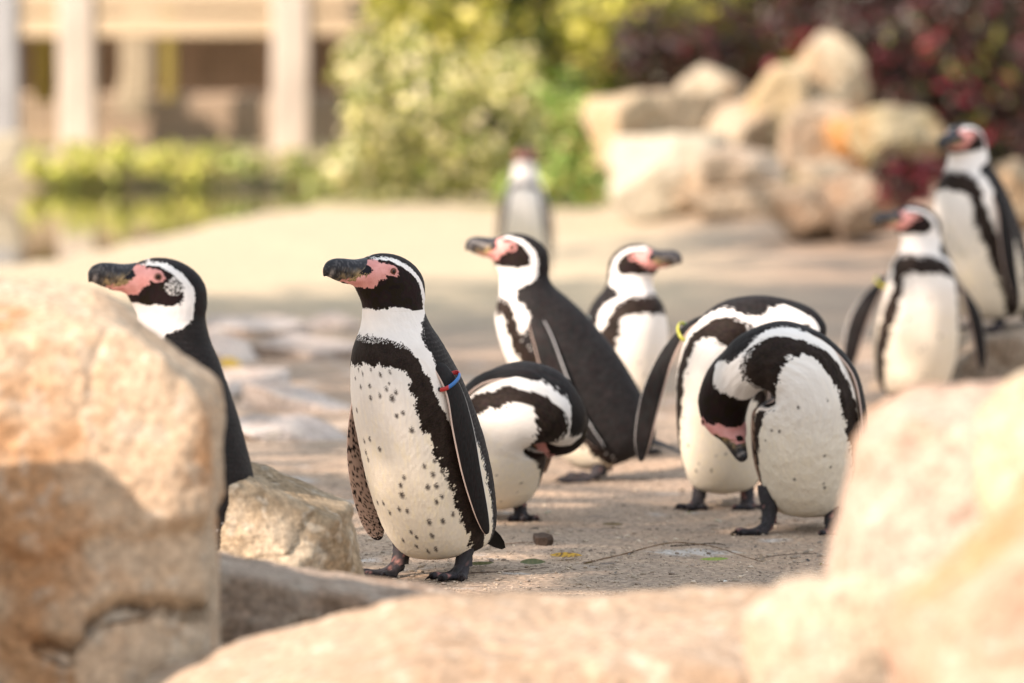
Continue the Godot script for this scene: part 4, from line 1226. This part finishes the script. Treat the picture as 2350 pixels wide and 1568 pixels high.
# ---------------------------------------------------------------- litter on the sand
func litter():
	rng.seed = 12
	var grains := MultiMesh.new()
	grains.transform_format = MultiMesh.TRANSFORM_3D
	grains.use_colors = true
	grains.mesh = rock(Vector3.ONE * 0.5, 3, 6, 3, Color.WHITE, Color.WHITE, Color.WHITE, 0.0, 0.0)
	grains.instance_count = 42000
	for k in 42000:
		var d := 9.2 + 5.0 * pow(rng.randf(), 1.8)
		var x := rng.randf_range(-0.098, 0.098) * d
		var sz := 0.0016 + 0.0022 * rng.randf() + 0.008 * pow(rng.randf(), 22.0)
		var b := Basis.from_euler(Vector3(rng.randf() * TAU, rng.randf() * TAU, 0)).scaled(Vector3(1, 0.7, 1) * sz)
		grains.set_instance_transform(k, Transform3D(b, Vector3(x, ground_height(x, -d) + sz * 0.15, -d)))
		var c := Color(0.46, 0.38, 0.29).lerp(Color(0.25, 0.2, 0.16), rng.randf())
		grains.set_instance_color(k, c * rng.randf_range(0.7, 1.35))
	var o := MultiMeshInstance3D.new()
	o.multimesh = grains
	o.material_override = M.plain
	o.name = "gravel"
	o.set_meta("kind", "stuff")
	o.set_meta("label", "loose grains of gravel scattered over the sand")
	o.set_meta("category", "gravel")
	add_child(o)
	var scraps := MultiMesh.new()
	scraps.transform_format = MultiMesh.TRANSFORM_3D
	scraps.use_colors = true
	scraps.mesh = leaf_mesh(0.016, 0.006)
	scraps.instance_count = 260
	for k in 260:
		var d := 9.6 + 4.5 * pow(rng.randf(), 1.5)
		var x := rng.randf_range(-0.06, 0.09) * d
		var b := Basis.from_euler(Vector3(rng.randf_range(-0.3, 0.3), rng.randf() * TAU, rng.randf_range(-0.5, 0.5))).scaled(Vector3.ONE * rng.randf_range(0.5, 1.5))
		scraps.set_instance_transform(k, Transform3D(b, Vector3(x, ground_height(x, -d) + 0.004, -d)))
		scraps.set_instance_color(k, [Color(0.10, 0.07, 0.045), Color(0.2, 0.14, 0.08), Color(0.6, 0.57, 0.53), Color(0.06, 0.05, 0.045)][k % 4])
	o = MultiMeshInstance3D.new()
	o.multimesh = scraps
	o.material_override = M.leaf
	o.name = "litter"
	o.set_meta("kind", "stuff")
	o.set_meta("label", "scraps of dry leaf and moulted feather strewn over the sand")
	o.set_meta("category", "litter")
	add_child(o)
	# pebble, leaves, twigs
	var on := func(px: float, py: float):
		var d := 13066.0 * 1.075 / py
		var v := at(px, py, d)
		v.y = ground_height(v.x, v.z)
		return v
	var m := rock(Vector3(0.021, 0.014, 0.018), 91, 6, 20, Color(0.13, 0.085, 0.06), Color(0.09, 0.065, 0.05), Color(0.2, 0.13, 0.1), 0.4, 0.004)
	put_rock("pebble", "dark brown pebble on the sand right of the spotted penguin", on.call(1250, 1258) + Vector3(0, 0.008, 0), m)
	var leaf_at := func(called: String, label: String, px: float, py: float, l: float, w: float, turn: float, tilt: float, c1: Color, c2: Color):
		var s := Shape.new()
		var n := 14
		for k in n + 1:
			var t := float(k) / n
			var hw := w * 0.5 * pow(sin(PI * clampf(t * 0.96 + 0.03, 0, 1)), 0.75)
			for x in [-1.0, -0.5, 0.0, 0.5, 1.0]:
				var v := Vector3((t - 0.5) * l, 0.006 + 0.10 * l * (t - 0.5) * (t - 0.5) * 4.0 * 0.5 + absf(x) * hw * 0.45, x * hw)
				s.p.append(v)
				s.n.append(Vector3(0, 1, -x * 0.4).normalized())
				s.c.append(c1.lerp(c2, smoothstep(0.05, 0.35, grit(v + Vector3(px, 0, 0), 150.0))))
				s.u.append(Vector2(t, x))
		for k in n:
			for x in 4:
				var q: int = k * 5 + x
				s.i.append_array([q, q + 5, q + 1, q + 1, q + 5, q + 6])
		var e := obj(called, s.mesh(), M.leaf)
		e.position = on.call(px, py)
		e.rotation = Vector3(tilt, turn, 0)
		tag(e, label, "leaf", "fallen leaves on the sand")
	leaf_at.call("fallen_leaf", "yellow fallen leaf with brown spots on the sand", 1300, 1292, 0.062, 0.022, -0.1, 0.35, Color(0.58, 0.33, 0.02), Color(0.10, 0.05, 0.02))
	leaf_at.call("fallen_leaf", "olive green fallen leaf left of the spotted yellow one", 1222, 1308, 0.05, 0.02, 0.25, 0.5, Color(0.09, 0.10, 0.03), Color(0.14, 0.13, 0.05))
	leaf_at.call("fallen_leaf", "bright green slender leaf lying below the long twig", 1640, 1294, 0.058, 0.013, 0.3, 0.4, Color(0.20, 0.28, 0.04), Color(0.28, 0.30, 0.06))
	leaf_at.call("fallen_leaf", "dull green leaf under the spotted penguin's tail", 1100, 1310, 0.06, 0.014, 0.55, 0.4, Color(0.16, 0.17, 0.08), Color(0.24, 0.22, 0.12))
	leaf_at.call("fallen_leaf", "brown curled leaf behind the pebble near the bent penguin", 1408, 1212, 0.045, 0.014, -0.2, 0.4, Color(0.12, 0.075, 0.03), Color(0.2, 0.14, 0.06))
	leaf_at.call("fallen_leaf", "dry brown leaf standing on edge at the twig's right end", 1745, 1290, 0.03, 0.02, 1.2, 0.9, Color(0.22, 0.14, 0.07), Color(0.14, 0.09, 0.05))
	leaf_at.call("fallen_leaf", "small grey brown leaf below the start of the long twig", 1395, 1306, 0.035, 0.009, 0.35, 0.3, Color(0.15, 0.11, 0.085), Color(0.2, 0.16, 0.13))
	leaf_at.call("fallen_leaf", "blurred yellow leaf on the pale ground behind the first penguin", 525, 843, 0.07, 0.05, 0.3, 0.6, Color(0.62, 0.40, 0.05), Color(0.55, 0.36, 0.06))
	leaf_at.call("fallen_leaf", "brown scrap of leaf before the preening penguin's foot", 1640, 1213, 0.03, 0.01, -0.5, 0.4, Color(0.13, 0.09, 0.06), Color(0.18, 0.13, 0.09))
	var twig := func(label: String, pts: Array, w: float, col: Color):
		var path := []
		for q in pts:
			path.append(on.call(q[0], q[1]) + Vector3(0, q[2], 0))
		var rings := []
		var n := 40
		for k in n + 1:
			var t := float(k) / n * (path.size() - 1)
			var c: Vector3 = along(path, t)
			var ww := w * lerpf(1.0, 0.55, float(k) / n) * (1.0 + 0.25 * sin(k * 1.9))
			rings.append([c, Vector3(0, ww, 0), Vector3(0, 0, ww)])
		var s := Shape.new()
		s.loft(rings, 7, func(_a, _b, p): return col * (1.0 + 0.4 * grit(p, 120.0)))
		tag(obj("twig", s.mesh(), M.plain), label, "twig", "twigs on the sand")
	twig.call("long thin brown twig arching over the sand between the leaves", [[1340, 1302, 0.002], [1430, 1282, 0.004], [1500, 1270, 0.011], [1560, 1264, 0.015], [1640, 1270, 0.011], [1700, 1282, 0.006], [1742, 1292, 0.003]], 0.0014, Color(0.16, 0.10, 0.06))
	twig.call("thin twig running from the spotted penguin's tail towards the pebble", [[1130, 1262, 0.003], [1180, 1258, 0.003], [1235, 1254, 0.004]], 0.0012, Color(0.24, 0.15, 0.1))
	twig.call("dark short twig behind the long arching one", [[1540, 1258, 0.003], [1590, 1254, 0.004], [1640, 1250, 0.004], [1668, 1253, 0.003]], 0.0016, Color(0.06, 0.045, 0.035))
	twig.call("faint straight twig on the sand before the preening penguin", [[1735, 1288, 0.003], [1800, 1279, 0.003], [1880, 1274, 0.003]], 0.0011, Color(0.12, 0.09, 0.07))
	twig.call("dark twig lying at the feet of the spotted penguin", [[1000, 1330, 0.003], [1080, 1324, 0.003], [1160, 1320, 0.003], [1260, 1314, 0.003]], 0.0012, Color(0.1, 0.07, 0.05))
